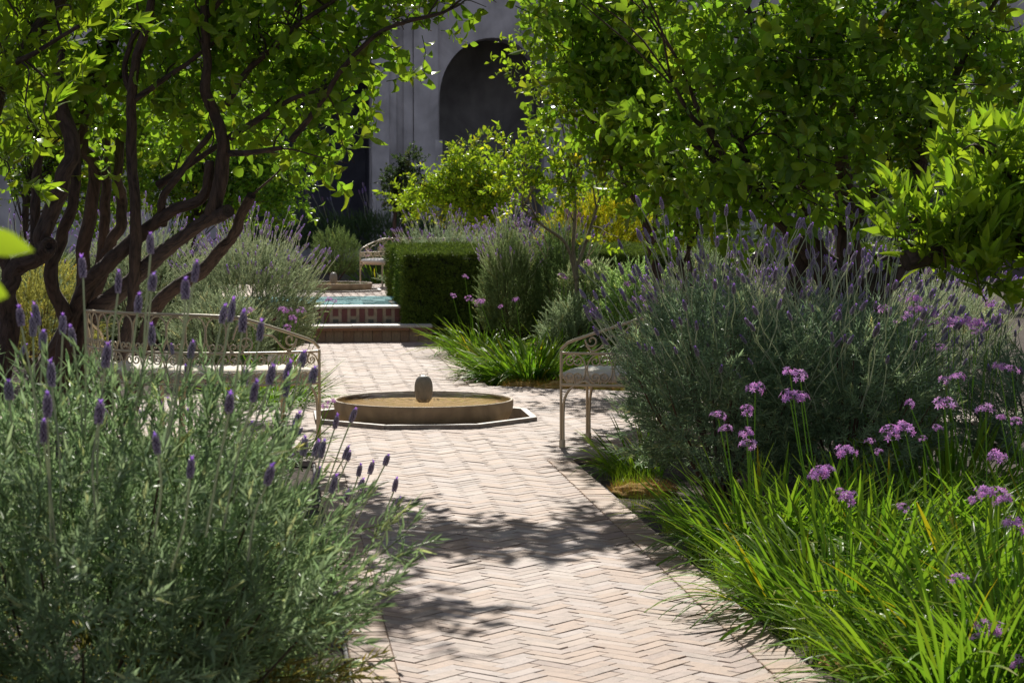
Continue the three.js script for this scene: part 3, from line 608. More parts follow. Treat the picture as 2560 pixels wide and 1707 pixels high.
// society garlic: a six petalled star umbel
function umbelGeo(n, r) {
  const b = new MB();
  for (let k = 0; k < n; k++) {
    const el = Math.sqrt((k + 0.5) / n) * 1.6 + rr(-0.15, 0.15), az = k * 2.4 + rr(-0.5, 0.5), d = V(Math.sin(el) * Math.cos(az), Math.cos(el) * 0.85 + 0.1, Math.sin(el) * Math.sin(az)).normalize(), l = r * rr(0.6, 1.05);
    const p = d.clone().multiplyScalar(l);
    b.tube([V(0, 0, 0), p.clone().multiplyScalar(0.6), p], (t) => 0.0011 + 0.0012 * t, 3, C(0.42, 0.28, 0.42));
    const right = d.clone().cross(V(0.1, 1, 0.2)).normalize(), up = right.clone().cross(d).normalize(), s = rr(0.85, 1.2);
    for (let j = 0; j < 6; j++) {
      const a = j / 6 * 6.283, out = right.clone().multiplyScalar(Math.cos(a)).addScaledVector(up, Math.sin(a)), dir = out.clone().multiplyScalar(0.9).addScaledVector(d, 0.5).normalize(), rt = dir.clone().cross(d).normalize();
      b.leaf(new THREE.Matrix4().makeBasis(rt, dir, rt.clone().cross(dir)).setPosition(p), 0.0165 * s, 0.0062 * s, { segs: 2, fold: 0.2, droop: 0.5, shape: 0.7 }, C(0.70 * rr(0.85, 1.1), 0.33 * rr(0.8, 1.2), 0.74 * rr(0.9, 1.1)));
    }
  }
  return b.build();
}
const umbels = [umbelGeo(11, 0.038), umbelGeo(8, 0.038), umbelGeo(5, 0.036), umbelGeo(13, 0.041)];
// strap leaves
function bladeGeo(L, W, bend, tip) { const b = new MB(); b.leaf(new THREE.Matrix4(), L, W, { segs: 8, fold: 0.35, droop: bend, strap: true, tip: tip, root: C(0.75, 0.85, 0.9) }, C(rr(0.85, 1.1), rr(0.9, 1.08), 1)); return b.build(); }
const blades = [0.25, 0.5, 0.8, 1.15, 1.6].map((d, k) => bladeGeo(0.5, 0.0145, d + 0.02 * k, k === 3 ? C(1.9, 1.15, 1.2) : k === 1 ? C(1.25, 1.08, 1) : null));
const grassBlades = [0.4, 0.9, 1.4].map((d) => { const b = new MB(); b.leaf(new THREE.Matrix4(), 0.2, 0.0032, { segs: 4, fold: 0.1, droop: d, shape: 0.4 }, WHITE); return b.build(); });

// ------------------------------------------------------------------ shrubs
// every shrub: woody stems, foliage, flower spikes on top
function shrub(name, label, category, [x, z], o, group) {
  const t = thing(name, label, category, [x, 0, z], group);
  const { rx, rz, h, n, geos, mat, tone = [1, 1, 1], scale = [0.8, 1.2], low = -0.5, upright = 0.6, inner = 0.5 } = o;
  const cy = h * (o.cy ?? 0.45), ry = h - cy, items = geos.map(() => []), off = R() * 50;
  const surf = (dir) => { const k = 1 + (o.rough ?? 0.28) * noise.noise(dir.x * 2.1 + off, dir.y * 2.1, dir.z * 2.1); return V(dir.x * rx * k, cy + dir.y * (dir.y > 0 ? ry : cy) * k, dir.z * rz * k); };
  const rdir = (lo) => { const y = rr(lo, 1), a = R() * 6.283, s = Math.sqrt(Math.max(0, 1 - y * y)); return V(s * Math.cos(a), y, s * Math.sin(a)); };
  for (let k = 0; k < n; k++) {
    const d = rdir(low), f = inner + (1 - inner) * Math.sqrt(R()) + rr(-0.03, 0.05), p = surf(d), c = V(0, cy * 0.5, 0); p.lerp(c, 1 - f);
    if (p.y < 0.03) continue;
    const jt = o.jit ?? 0.75, dir = V(d.x, d.y * 0.7 + upright, d.z).add(V(rr(-jt, jt), rr(-0.4, 0.4), rr(-jt, jt)));
    const s = rr(0.72, 1.2), yl = R() < (o.yellow ?? 0.04) ? 1.5 : 1, old = o.oldLow && p.y < h * 0.35 ? 1 : 0;
    const col = old && R() < 0.5 ? C(0.9, 0.6, 0.25) : C(tone[0] * s * yl, tone[1] * s * (yl > 1 ? 1.2 : 1), tone[2] * s);
    items[Math.floor(R() * geos.length)].push({ m: stand(p.addScaledVector(dir.clone().normalize(), -0.07), dir, rr(...scale)), c: col, p });
  }
  const wood = new MB();
  for (let k = 0; k < (o.stems ?? 14); k++) { const d = rdir(0.0), e = surf(d).multiplyScalar(0.86); wood.tube(curve([V(rr(-0.04, 0.04), -0.05, rr(-0.04, 0.04)), V(e.x * 0.35, e.y * 0.3, e.z * 0.35), V(e.x * 0.75, e.y * 0.65, e.z * 0.75), e], 8), (q) => (0.009 - 0.006 * q) * (o.stemR ?? 1), 5, C(rr(0.8, 1.3), rr(0.8, 1.1), 0.9)); }
  part(t, 'stem', wood.build(), M.wood);
  if (o.parts) {
    // sprigs that show largest are parts of their own
    const base = V(x, 0, z), flat = items.flatMap((it, gi) => it.map((i2) => ({ ...i2, gi }))).filter((i2) => inView(i2.p.clone().add(base)));
    flat.sort((a, b) => camSpace(b.p.clone().add(base)).z - camSpace(a.p.clone().add(base)).z);
    const keep = new Set(flat.slice(0, o.parts).map((q) => q.m));
    for (const q of flat.slice(0, o.parts)) { const me = part(t, 'sprig', geos[q.gi], mat); me.applyMatrix4(q.m); }
    items.forEach((it, gi) => { items[gi] = it.filter((q) => !keep.has(q.m)); });
  }
  items.forEach((it, k) => { if (it.length) stuff(t, 'foliage', geos[k], mat, it); });
  if (o.flowers) {
    const f = o.flowers, its = spikes.map(() => []);
    for (let k = 0; k < f.n; k++) {
      const d = rdir(f.low ?? 0.25), p = surf(d).multiplyScalar(f.out ?? 0.97), dir = V(d.x * 0.75, 1, d.z * 0.85).add(V(rr(-0.22, 0.22), 0, rr(-0.22, 0.22))), gi = Math.floor(R() * 4), s = rr(f.s?.[0] ?? 0.8, f.s?.[1] ?? 1.2), m = stand(p.addScaledVector(dir.clone().normalize(), -0.05), dir, s);
      const c = f.pale ? C(1.5, 1.45, 1.5) : C(rr(0.9, 1.3), rr(0.8, 1.1), rr(0.9, 1.4));
      if (f.single) { const me = part(t, 'flower_spike', spikes[gi], M.petal); me.applyMatrix4(m); } else its[gi].push({ m, c });
    }
    its.forEach((it, k) => { if (it.length) stuff(t, 'flower_spikes', spikes[k], M.petal, it); });
  }
  t.userData.surf = undefined; delete t.userData.surf;
  return t;
}
// single flower stalks on a shrub: from inside the shrub to a surveyed head position
function stalk(t, headAt, len, hs, lean) {
  const o = t.position, h = headAt.clone().sub(o), b = new MB(), ctr = V(0, 0.35, 0), d = h.clone().sub(ctr).setY(0).multiplyScalar(lean).add(V(rr(-0.05, 0.05), -1, rr(-0.05, 0.05))).multiplyScalar(1).normalize();
  d.x *= 1; const inwards = V(-Math.sign(h.x) * Math.abs(d.x), d.y, -Math.sign(h.z) * Math.abs(d.z)).normalize();
  const root = h.clone().addScaledVector(inwards, len), mid = root.clone().lerp(h, 0.55).add(V(rr(-0.012, 0.012), rr(0, 0.02), rr(-0.012, 0.012)));
  const pts = curve([root, mid, h], 8);
  b.tube(pts, 0.0026, 5, stemCol);
  const s = part(t, 'flower_stalk', b.build(), M.petal);
  const up = pts[8].clone().sub(pts[7]).normalize();
  const hm = part(s, 'flower_head', heads[Math.floor(R() * 4)], M.petal); hm.applyMatrix4(stand(h, up.add(V(rr(-0.1, 0.1), 0.3, rr(-0.1, 0.1))), V(hs * rr(0.72, 0.98), hs * rr(0.8, 1.15), hs * rr(0.72, 0.98))));
}

// foreground lavenders
const lavA = shrub('lavender_bush', 'large grey green lavender bush in the left foreground with tall purple flower spikes', 'lavender', [-0.47, -5.6], { rx: 0.70, rz: 0.72, h: 1.0, cy: 0.47, n: 3000, geos: lavSprigs, mat: M.lavender, tone: [0.95, 1.02, 0.9], scale: [0.85, 1.35], low: -0.95, inner: 0.35, oldLow: true, parts: 220, stems: 24, stemR: 0.9, rough: 0.48 });
const lavB = shrub('lavender_bush', 'smaller lavender bush leaning over the path edge beside the big left bush', 'lavender', [-0.24, -7.75], { rx: 0.38, rz: 0.46, h: 0.68, n: 900, geos: lavSprigs, mat: M.lavender, tone: [0.95, 1.05, 0.9], low: -0.8, stems: 20, parts: 80, flowers: { n: 26, single: true, low: 0.3, s: [0.7, 1] } });
[[190, 620], [270, 655], [345, 565], [347, 650], [315, 700], [425, 670], [445, 630], [48, 730], [75, 755], [87, 730], [97, 785], [143, 750], [168, 775], [240, 825], [118, 870], [435, 805], [348, 775], [555, 745], [508, 725], [527, 722], [595, 765], [690, 825], [560, 870], [617, 865], [655, 855], [654, 895], [578, 905], [525, 930], [715, 862], [108, 940], [225, 955], [362, 1025], [435, 1080], [675, 975], [612, 1095], [100, 1000], [663, 1005], [695, 1030], [720, 1030], [718, 1095], [760, 1430], [20, 900], [760, 1115], [735, 1035]]
  .forEach(([u, v]) => { const d = u > 640 ? rr(5.7, 6.2) : v > 900 ? rr(4.72, 4.86) : rr(5.0, 5.8); stalk(lavA, P(u, v + 18, d), rr(0.28, 0.42) * (v > 950 ? 0.7 : 1), 0.058, 0.55); });
[[768, 970], [805, 955], [848, 1075], [883, 1055], [822, 1080], [904, 1115], [910, 1155], [788, 1040], [790, 1140], [797, 1045], [824, 1112]]
  .forEach(([u, v]) => stalk(lavB, P(u, v + 14, rr(7.0, 7.7)), rr(0.26, 0.4), 0.052, 0.7));
shrub('lavender_bush', 'grey lavender tuft at the far left edge behind the big foreground bush', 'lavender', [-1.15, -7.4], { rx: 0.38, rz: 0.42, h: 0.95, n: 700, geos: lavSprigs, mat: M.lavender, tone: [0.9, 1, 0.9], stems: 12, flowers: { n: 14, single: true, low: 0.4 } });

// the broad lavender mass right of the path
const lav = { geos: lavSprigs, mat: M.lavender, tone: [0.95, 1.0, 1.08], low: -0.8, stems: 20 };
shrub('lavender_bush', 'dark lavender bush crowding the end of the right bench', 'lavender', [2.22, -10.7], { ...lav, rx: 0.5, rz: 0.72, h: 1.06, cy: 0.58, n: 1500, parts: 60, flowers: { n: 140, single: true, low: -0.15, out: 1.03, s: [0.85, 1.4] } });
shrub('lavender_bush', 'dark lavender bush behind the largest garlic flowers, right of the bench', 'lavender', [2.8, -10.5], { ...lav, rx: 0.52, rz: 0.65, h: 0.98, cy: 0.55, n: 1400, parts: 60, flowers: { n: 140, single: true, low: -0.1, out: 1.03, s: [0.85, 1.4] } });
shrub('lavender_bush', 'dark lavender bush in front of the big citrus trunks', 'lavender', [3.1, -11.7], { ...lav, rx: 0.6, rz: 0.6, h: 0.96, n: 1200, flowers: { n: 110, single: true, low: 0.1, out: 1.02, s: [0.8, 1.4] } });
shrub('lavender_bush', 'low lavender bush behind the garlic at the right edge', 'lavender', [4.1, -11.3], { ...lav, rx: 0.5, rz: 0.6, h: 0.72, n: 900, flowers: { n: 40, single: true, low: 0.2 } });
shrub('lavender_bush', 'lavender bush below the thin twin trunks, flowers standing high', 'lavender', [2.75, -13.0], { ...lav, rx: 0.5, rz: 0.5, h: 0.92, n: 900, flowers: { n: 70, single: true, low: 0.2, s: [0.9, 1.3] } });
// sunny lavender field behind, to the hedge
[[3.4, -15.2, 'sunlit lavender beyond the thin trunks, left in the row'], [4.2, -15.6, 'sunlit lavender between the big trunks'], [5.0, -16, 'sunlit lavender right of the big trunks'], [3.6, -17.6, 'sunlit lavender in front of the low hedge, left'], [4.6, -18.2, 'sunlit lavender in front of the low hedge, right'], [5.6, -18.6, 'farthest right sunlit lavender in front of the hedge']]
  .forEach(([x, z, l]) => shrub('lavender_bush', l, 'lavender', [x, z], { rx: 0.55, rz: 0.55, h: 0.82, n: 750, geos: fineSprigs, mat: M.silver, tone: [0.9, 0.98, 0.9], low: -0.3, flowers: { n: 170, low: 0.1, pale: true, s: [0.8, 1.2] } }, 'lavender row before the hedge'));
[[2.25, -28.2, 'grey lavender bank behind the clipped hedge, near the path'], [3.2, -28.2, 'grey lavender bank behind the hedge, below the lime tree'], [5.2, -27.8, 'far purple lavender bank seen under the citrus crown'], [6.3, -27.8, 'far purple lavender bank between trunks at right'], [7.4, -28, 'far purple lavender bank at the right']]
  .forEach(([x, z, l]) => shrub('lavender_bush', l, 'lavender', [x, z], { rx: 0.72, rz: 0.6, h: 1.05, n: 900, geos: fineSprigs, mat: M.silver, tone: [0.75, 0.85, 0.8], low: -0.2, scale: [1, 1.5], flowers: { n: 150, low: 0.35, pale: true, s: [0.8, 1.1] } }, 'lavender banks beyond the hedge'));

// grey shrubs left of the far path
const grey = { geos: fineSprigs, mat: M.silver, tone: [0.9, 0.95, 0.85], scale: [0.7, 1.1] };
shrub('lavender_bush', 'big silvery lavender shrub left of the steps, topped with pale flowers', 'lavender', [-0.17, -19.3], { ...grey, rx: 0.58, rz: 0.6, h: 1.12, n: 3600, low: -0.8, flowers: { n: 280, low: 0.35, pale: true, s: [0.6, 1.1] } });
shrub('silver_shrub', 'low silvery shrub at the foot of the big lavender by the steps', 'shrub', [-0.42, -17.9], { ...grey, rx: 0.4, rz: 0.4, h: 0.72, n: 1300, low: -0.7 });
shrub('lavender_bush', 'silvery lavender behind the leaning trunks', 'lavender', [-1.15, -20.2], { ...grey, rx: 0.62, rz: 0.6, h: 1.18, n: 2000, flowers: { n: 130, low: 0.4, pale: true } });
shrub('lavender_bush', 'silvery lavender behind the upright trunks at left', 'lavender', [-2.2, -20.2], { ...grey, rx: 0.6, rz: 0.6, h: 1.1, n: 1600, flowers: { n: 70, low: 0.4, pale: true } });
shrub('yellow_shrub', 'yellowish fine leaved shrub between the trunks at far left', 'shrub', [-1.85, -18.2], { ...grey, rx: 0.45, rz: 0.45, h: 0.95, n: 1300, tone: [1.15, 1.0, 0.35] });

// middle shrubs right of the far path
shrub('lavender_bush', 'tall upright lavender in front of the hedge with purple spikes on its left', 'lavender', [2.22, -20.3], { rx: 0.27, rz: 0.35, h: 1.2, n: 1500, geos: fineSprigs, mat: M.rosemary, tone: [1.5, 1.4, 1.5], low: -0.5, upright: 1.1, flowers: { n: 110, low: 0.35, pale: true, s: [0.7, 1.1] } });
shrub('rosemary_bush', 'dark green upright rosemary in front of the hedge under the thin stems', 'rosemary', [2.72, -20.2], { rx: 0.34, rz: 0.36, h: 1.22, n: 1700, geos: fineSprigs, mat: M.rosemary, tone: [1.05, 1.1, 1], low: -0.6, upright: 1.2, flowers: { n: 60, low: 0.5 } });
shrub('silver_shrub', 'pale silvery shrub right of the garlic, behind the right bench', 'shrub', [2.9, -19.6], { rx: 0.3, rz: 0.3, h: 0.86, n: 900, geos: broadSprigs, mat: M.silver, tone: [0.95, 1.02, 0.75], low: -0.6 });
shrub('silver_shrub', 'bright green broad leaved shrub below the thin trunks', 'shrub', [3.2, -19.0], { rx: 0.32, rz: 0.3, h: 0.88, n: 900, geos: broadSprigs, mat: M.silver, tone: [0.9, 1.15, 0.6], low: -0.6 });
shrub('silver_shrub', 'low feathery grey shrub just behind the right bench', 'shrub', [2.62, -19.0], { rx: 0.26, rz: 0.25, h: 0.6, n: 650, geos: fineSprigs, mat: M.silver, tone: [0.8, 0.9, 0.75], low: -0.6 });
shrub('silver_shrub', 'upright grey conical shrub between the thin trunks', 'shrub', [3.45, -17.4], { rx: 0.28, rz: 0.28, h: 1.12, n: 800, geos: fineSprigs, mat: M.silver, tone: [0.75, 0.85, 0.7], low: -0.6, upright: 1.1 });
shrub('yellow_shrub', 'yellow green shrub with reddish leaves behind the low hedge', 'shrub', [4.15, -27.5], { rx: 0.75, rz: 0.5, h: 1.5, n: 1400, geos: broadSprigs, mat: M.lime, tone: [1.3, 0.95, 0.8], scale: [0.9, 1.5], low: -0.3 });
shrub('rosemary_bush', 'small round green bush beyond the landing beside the far fountain', 'rosemary', [1.12, -37.5], { rx: 0.42, rz: 0.4, h: 0.95, n: 1000, geos: fineSprigs, mat: M.rosemary, tone: [1.2, 1.2, 1], low: -0.6, upright: 1.1 });
shrub('rosemary_bush', 'green bush behind the far bench cushion', 'rosemary', [2.4, -38.4], { rx: 0.8, rz: 0.4, h: 0.85, n: 1100, geos: fineSprigs, mat: M.rosemary, tone: [1.4, 1.5, 0.8], low: -0.6, upright: 1.0 });
shrub('rosemary_bush', 'dark low planting along the foot of the palace wall', 'shrub', [2.3, -46.5], { rx: 2.6, rz: 0.6, h: 1.1, n: 2200, geos: fineSprigs, mat: M.rosemary, tone: [0.8, 0.9, 0.9], scale: [1.4, 2.2], low: -0.2, flowers: { n: 60, low: 0.3, s: [1.6, 2.4] } });

// ------------------------------------------------------------------ clipped hedges
const hedgeSprigs = Array.from({ length: 3 }, () => { const b = new MB(); for (let k = 0; k < 14; k++) { const az = R() * 6.28, el = rr(0.2, 1.2), d = V(Math.sin(el) * Math.cos(az), Math.cos(el), Math.sin(el) * Math.sin(az)), right = d.clone().cross(V(0.02, 1, 0)).normalize(); b.leaf(new THREE.Matrix4().makeBasis(right, d, right.clone().cross(d)).setPosition(V(rr(-0.02, 0.02), rr(-0.01, 0.03), rr(-0.02, 0.02))), rr(0.02, 0.034), 0.009, { segs: 2, fold: 0.3, droop: 0.3, shape: 0.8 }, tint(rr(0.7, 1.25), rr(0, 0.25))); } return b.build(); });
function hedge(label, x0, x1, z0, z1, y0, y1, n) {
  const t = thing('clipped_hedge', label, 'hedge', [(x0 + x1) / 2, y0, (z0 + z1) / 2]);
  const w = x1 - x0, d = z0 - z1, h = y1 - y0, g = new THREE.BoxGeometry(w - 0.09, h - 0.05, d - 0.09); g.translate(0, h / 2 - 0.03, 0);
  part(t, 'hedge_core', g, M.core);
  const its = hedgeSprigs.map(() => []), A = [w * d, w * h, d * h], tot = A[0] + A[1] * 1.3 + A[2];
  for (let k = 0; k < n; k++) {
    let q = R() * tot, p, nrm;
    const wob = 0.02 * noise.noise(k * 0.1, 3, 1);
    if (q < A[0]) { p = V(rr(-w, w) / 2, h, rr(-d, d) / 2); nrm = V(0, 1, 0); }
    else if (q < A[0] + A[1] * 1.3) { const back = R() < 0.15; p = V(rr(-w, w) / 2, rr(0, h), back ? -d / 2 : d / 2); nrm = V(0, 0, back ? -1 : 1); }
    else { const l = R() < 0.7; p = V(l ? -w / 2 : w / 2, rr(0, h), rr(-d, d) / 2); nrm = V(l ? -1 : 1, 0, 0); }
    p.y += 0.018 * noise.noise(p.x * 3, p.z * 3, 8); p.addScaledVector(nrm, -0.035 + wob + rr(-0.015, 0.02) + 0.035 * noise.noise(p.x * 3, p.y * 3, p.z * 3));
    const s = rr(0.7, 1.25);
    its[Math.floor(R() * 3)].push({ m: stand(p, nrm.clone().add(V(rr(-0.6, 0.6), rr(-0.2, 0.8), rr(-0.6, 0.6))), rr(0.8, 1.25)), c: C(s, s, s * 0.9) });
  }
  its.forEach((it, k) => stuff(t, 'foliage', hedgeSprigs[k], M.hedge, it));
}
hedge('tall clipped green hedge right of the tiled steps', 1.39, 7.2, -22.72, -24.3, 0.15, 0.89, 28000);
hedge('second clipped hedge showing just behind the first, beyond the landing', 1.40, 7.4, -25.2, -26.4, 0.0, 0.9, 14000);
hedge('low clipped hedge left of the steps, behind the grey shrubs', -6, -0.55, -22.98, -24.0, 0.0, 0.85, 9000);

// ------------------------------------------------------------------ society garlic, grasses, moss
function garlic(label, [x, z], o, heads2 = [], group) {
  const t = thing('garlic_clump', label, 'society garlic', [x, 0, z], group);
  const items = blades.map(() => []);
  for (let k = 0; k < o.n; k++) {
    const a = R() * 6.283, r = Math.sqrt(R()) * o.r, p = V(Math.cos(a) * r, -0.03, Math.sin(a) * r * (o.sz ?? 1)), lean = rr(0.05, 0.55) + r / o.r * (o.spread ?? 0.5);
    const d = V(Math.cos(a) * lean + (o.bias?.[0] ?? 0), 1, Math.sin(a) * lean + (o.bias?.[1] ?? 0)).normalize();
    // bend outwards: blade droops to its -z side
    const outw = V(d.x, 0, d.z); if (outw.lengthSq() < 1e-4) outw.set(1, 0, 0); outw.add(V(rr(-0.25, 0.25), 0, rr(-0.25, 0.25))).normalize();
    const face = outw.clone().negate().addScaledVector(d, outw.dot(d)).normalize(), right = d.clone().cross(face).normalize();
    const s = rr(0.62, 1.12) * (o.s ?? 1), m = new THREE.Matrix4().makeBasis(right, d, face).scale(V(s * rr(0.8, 1.15) * (o.w ?? 1), s, s)).setPosition(p);
    const y = R() < 0.03 ? 1 : 0, q = rr(0.5, 1.15);
    items[Math.floor(R() * 5)].push({ m, c: y ? C(2.0, 1.0, 0.6) : C(q * rr(0.85, 1.2), q, q), p });
  }
  if (o.parts) {
    const base = V(x, 0.3, z), flat = items.flatMap((it, gi) => it.map((i2) => ({ ...i2, gi }))).filter((q) => inView(q.p.clone().add(base), 1.0)).sort((a, b) => b.p.z - a.p.z).slice(0, o.parts), keep = new Set(flat.map((q) => q.m));
    for (const q of flat) part(t, 'leaf', blades[q.gi], M.blade).applyMatrix4(q.m);
    items.forEach((it, gi) => { items[gi] = it.filter((q) => !keep.has(q.m)); });
  }
  items.forEach((it, k) => { if (it.length) stuff(t, 'leaves', blades[k], M.blade, it); });
  for (const [u, v, d, sc = 1] of heads2) {
    const h = P(u, v, d).sub(t.position), b = new MB(), root = V(THREE.MathUtils.clamp(h.x * 0.6, -o.r, o.r), 0, THREE.MathUtils.clamp(h.z * 0.6, -o.r, o.r));
    b.tube(curve([root, root.clone().lerp(h, 0.5).add(V(rr(-0.015, 0.015), 0, rr(-0.015, 0.015))), h], 8), 0.0026, 5, C(0.25, 0.42, 0.06));
    const s = part(t, 'flower_stem', b.build(), M.petal);
    const um = part(s, 'flower_umbel', pick(umbels), M.petal); um.applyMatrix4(stand(h, V(rr(-0.5, 0.5), 1, rr(-0.2, 0.5)), V(sc * rr(0.85, 1.15), sc * rr(0.7, 1.05), sc * rr(0.85, 1.15))));
  }
  return t;
}
const G1 = { n: 400, r: 0.33, spread: 0.38, s: 1.0, bias: [-0.03, 0.03], parts: 60 };
garlic('garlic clump beside the path under the dark lavender, leaves fanning onto the bricks', [2.1, -9.1], { ...G1, s: 0.95 }, [[1650, 960, 8.8], [1668, 990, 8.7, 0.8], [1715, 945, 8.9, 0.8], [1715, 1000, 8.7], [1720, 1025, 8.6], [1735, 895, 9.2]]);
garlic('garlic clump in the middle of the right bed with a double flower cluster above', [2.5, -8.9], { ...G1 }, [[1815, 860, 9.0, 1.1], [1838, 868, 9.05, 1.1], [1815, 915, 8.9, 1.2], [1945, 1040, 8.3, 1.1], [1840, 918, 8.9], [1930, 1130, 8.3, 0.6]]);
garlic('large garlic clump at the path edge with golden leaf tips', [2.06, -7.7], { ...G1, n: 400, r: 0.34 }, [[1885, 1090, 7.5, 1.1], [1870, 1100, 7.5, 0.7], [1900, 1085, 7.5, 0.8], [1945, 1152, 7.4, 0.9], [2073, 1168, 7.4, 0.7], [1955, 1140, 7.4, 0.6]]);
garlic('dense garlic clump in the right foreground under three pink umbels', [2.65, -7.9], { ...G1, n: 400 }, [[2045, 998, 8.2], [2080, 988, 8.25, 1.1], [2170, 935, 8.4, 1.3], [2290, 1055, 7.9], [2265, 945, 8.3, 1.2], [2120, 1010, 8.2, 0.5], [2155, 985, 8.3, 0.6], [1998, 1015, 8.2, 0.6], [2020, 1040, 8.1, 0.5]]);
garlic('garlic clump filling the bottom right corner of the picture', [2.5, -6.75], { ...G1, n: 430, r: 0.42 }, [[2285, 1135, 6.5, 1], [2262, 1130, 6.5, 0.7], [2335, 1215, 6.4, 1], [2195, 1332, 6.35, 0.8], [2210, 1328, 6.35, 0.6], [2262, 1440, 6.2, 0.9], [2292, 1458, 6.2, 0.9], [2250, 1465, 6.2, 0.7], [2340, 1535, 6.1, 1], [2325, 1205, 6.4, 0.8], [2240, 1150, 6.6, 0.6], [2305, 1152, 6.5, 0.8]]);
garlic('garlic clump at the bottom right border of the path', [2.08, -6.4], { ...G1, n: 320, r: 0.3 });
garlic('garlic clump at the right edge below the hanging citrus leaves', [3.2, -8.6], { ...G1, n: 340 }, [[2170, 875, 9.1], [2200, 868, 9.15, 0.9], [2295, 845, 9.3, 0.9], [2325, 850, 9.3], [2090, 930, 9.0, 0.7], [2300, 960, 9, 0.6], [2335, 970, 8.9, 0.8]]);
garlic('garlic clump behind the lavender crowned by a drift of pink flowers', [3.25, -10.3], { n: 200, r: 0.35, spread: 0.3, s: 1.1 }, [[2085, 730, 10.2, 0.95], [2100, 715, 10.32, 1.14], [2120, 738, 10.25, 1.14], [2130, 722, 10.34, 1.14], [2180, 738, 10.35, 1.04], [2195, 745, 10.13, 1.04], [2215, 742, 10.11, 1.04], [2232, 748, 10.43, 1.04], [2250, 745, 10.2, 0.95], [2278, 705, 10.19, 0.95], [2292, 738, 10.5, 0.95], [2268, 760, 10.29, 0.95], [2165, 805, 10.43, 0.95], [2100, 690, 10.29, 0.95], [2030, 715, 10.36, 0.95], [2110, 712, 10.3, 0.8], [2145, 745, 10.2, 0.8], [2240, 762, 10.2, 0.7], [2305, 720, 10.4, 0.8], [2060, 745, 10.3, 0.6]]);
garlic('round garlic clump beside the far stretch of path, past the plaza', [2.15, -17.9], { n: 850, r: 0.4, spread: 1.0, s: 1.05, w: 1.25 }, [[1185, 690, 18.6], [1150, 705, 18.4, 0.6], [1105, 695, 18.4], [1365, 712, 18.4]]);
garlic('thin garlic clump against the hedge near the steps', [1.98, -20.4], { n: 260, r: 0.26, spread: 0.6, s: 1.05 }, [[1068, 637, 20.5], [1040, 680, 20.4], [1078, 690, 20.4], [1100, 697, 20.3, 1.2], [1075, 683, 20.4]]);
garlic('garlic clump right of the far path in front of the pale shrub', [2.55, -19.2], { n: 260, r: 0.36, spread: 0.6, s: 1 }, [[1360, 715, 18.8], [1350, 605, 19], [1290, 635, 19], [1480, 690, 18.6], [1455, 690, 18.6], [1440, 655, 18.7], [1475, 645, 18.7], [1300, 640, 19, 0.8]]);
garlic('dark garlic tuft at the foot of the lavender by the right bench leg', [1.98, -11.75], { n: 130, r: 0.14, spread: 0.4, s: 0.7, bias: [-0.25, 0.1] });
garlic('garlic clump at the far end of the left bench', [0.02, -15.9], { n: 260, r: 0.25, spread: 0.9, s: 0.9 });
garlic('garlic clump with small pink flowers below the silvery shrub, left of the path', [-0.05, -17.3], { n: 240, r: 0.25, spread: 0.7, s: 0.8 }, [[648, 712, 17.2], [660, 717, 17.2], [672, 735, 17.2], [690, 716, 17.4, 1.2], [660, 755, 17], [755, 690, 17.6], [768, 694, 17.6, 0.7], [575, 715, 17.2]]);
garlic('small garlic clump beside the far bench', [1.9, -38], { n: 130, r: 0.5, spread: 0.5, s: 1.1 }, [[845, 580, 38, 1.8], [880, 570, 38, 1.8], [905, 568, 38, 1.8], [845, 588, 37, 1.6]]);
garlic('garlic plants with one pink flower at the left corner of the fountain', [0.05, -12.6], { n: 60, r: 0.15, spread: 0.6, s: 0.7 }, [[762, 925, 12.3, 1.0], [745, 935, 12.3, 0.7]]);

{
  const t = thing('leaf_litter', 'scattered dry twigs and leaf crumbs lying along the right path border', 'litter', [1.5, 0, -9]); t.userData.kind = 'stuff';
  const mk = (f) => { const b = new MB(); f(b); return b.build(); };
  const bits = [mk((b) => b.leaf(new THREE.Matrix4(), 0.03, 0.012, { segs: 4, fold: 0.7, droop: 1.2, shape: 0.8 }, C(0.6, 0.5, 0.45))), mk((b) => b.tube([V(0, 0, 0), V(0.004, 0.03, 0.003), V(-0.003, 0.06, 0.008)], 0.0016, 4, C(0.3, 0.22, 0.2)))];
  const it = [[], []];
  for (let k = 0; k < 150; k++) { const zz = R() < 0.5 ? rr(-8.2, -10.2) : rr(-6.3, -13), xx = R() < 0.75 ? 1.66 - 0.6 * R() * R() : rr(0.4, 1.6); it[R() < 0.6 ? 0 : 1].push({ m: stand(V(xx, 0.005, zz), V(rr(-1, 1), rr(0, 0.25), rr(-1, 1)), rr(0.35, 1)), c: C(rr(0.5, 1.1), rr(0.5, 1), rr(0.4, 0.9)) }); }
  it.forEach((q, k) => stuff(t, 'crumbs', bits[k], M.dry, q));
}
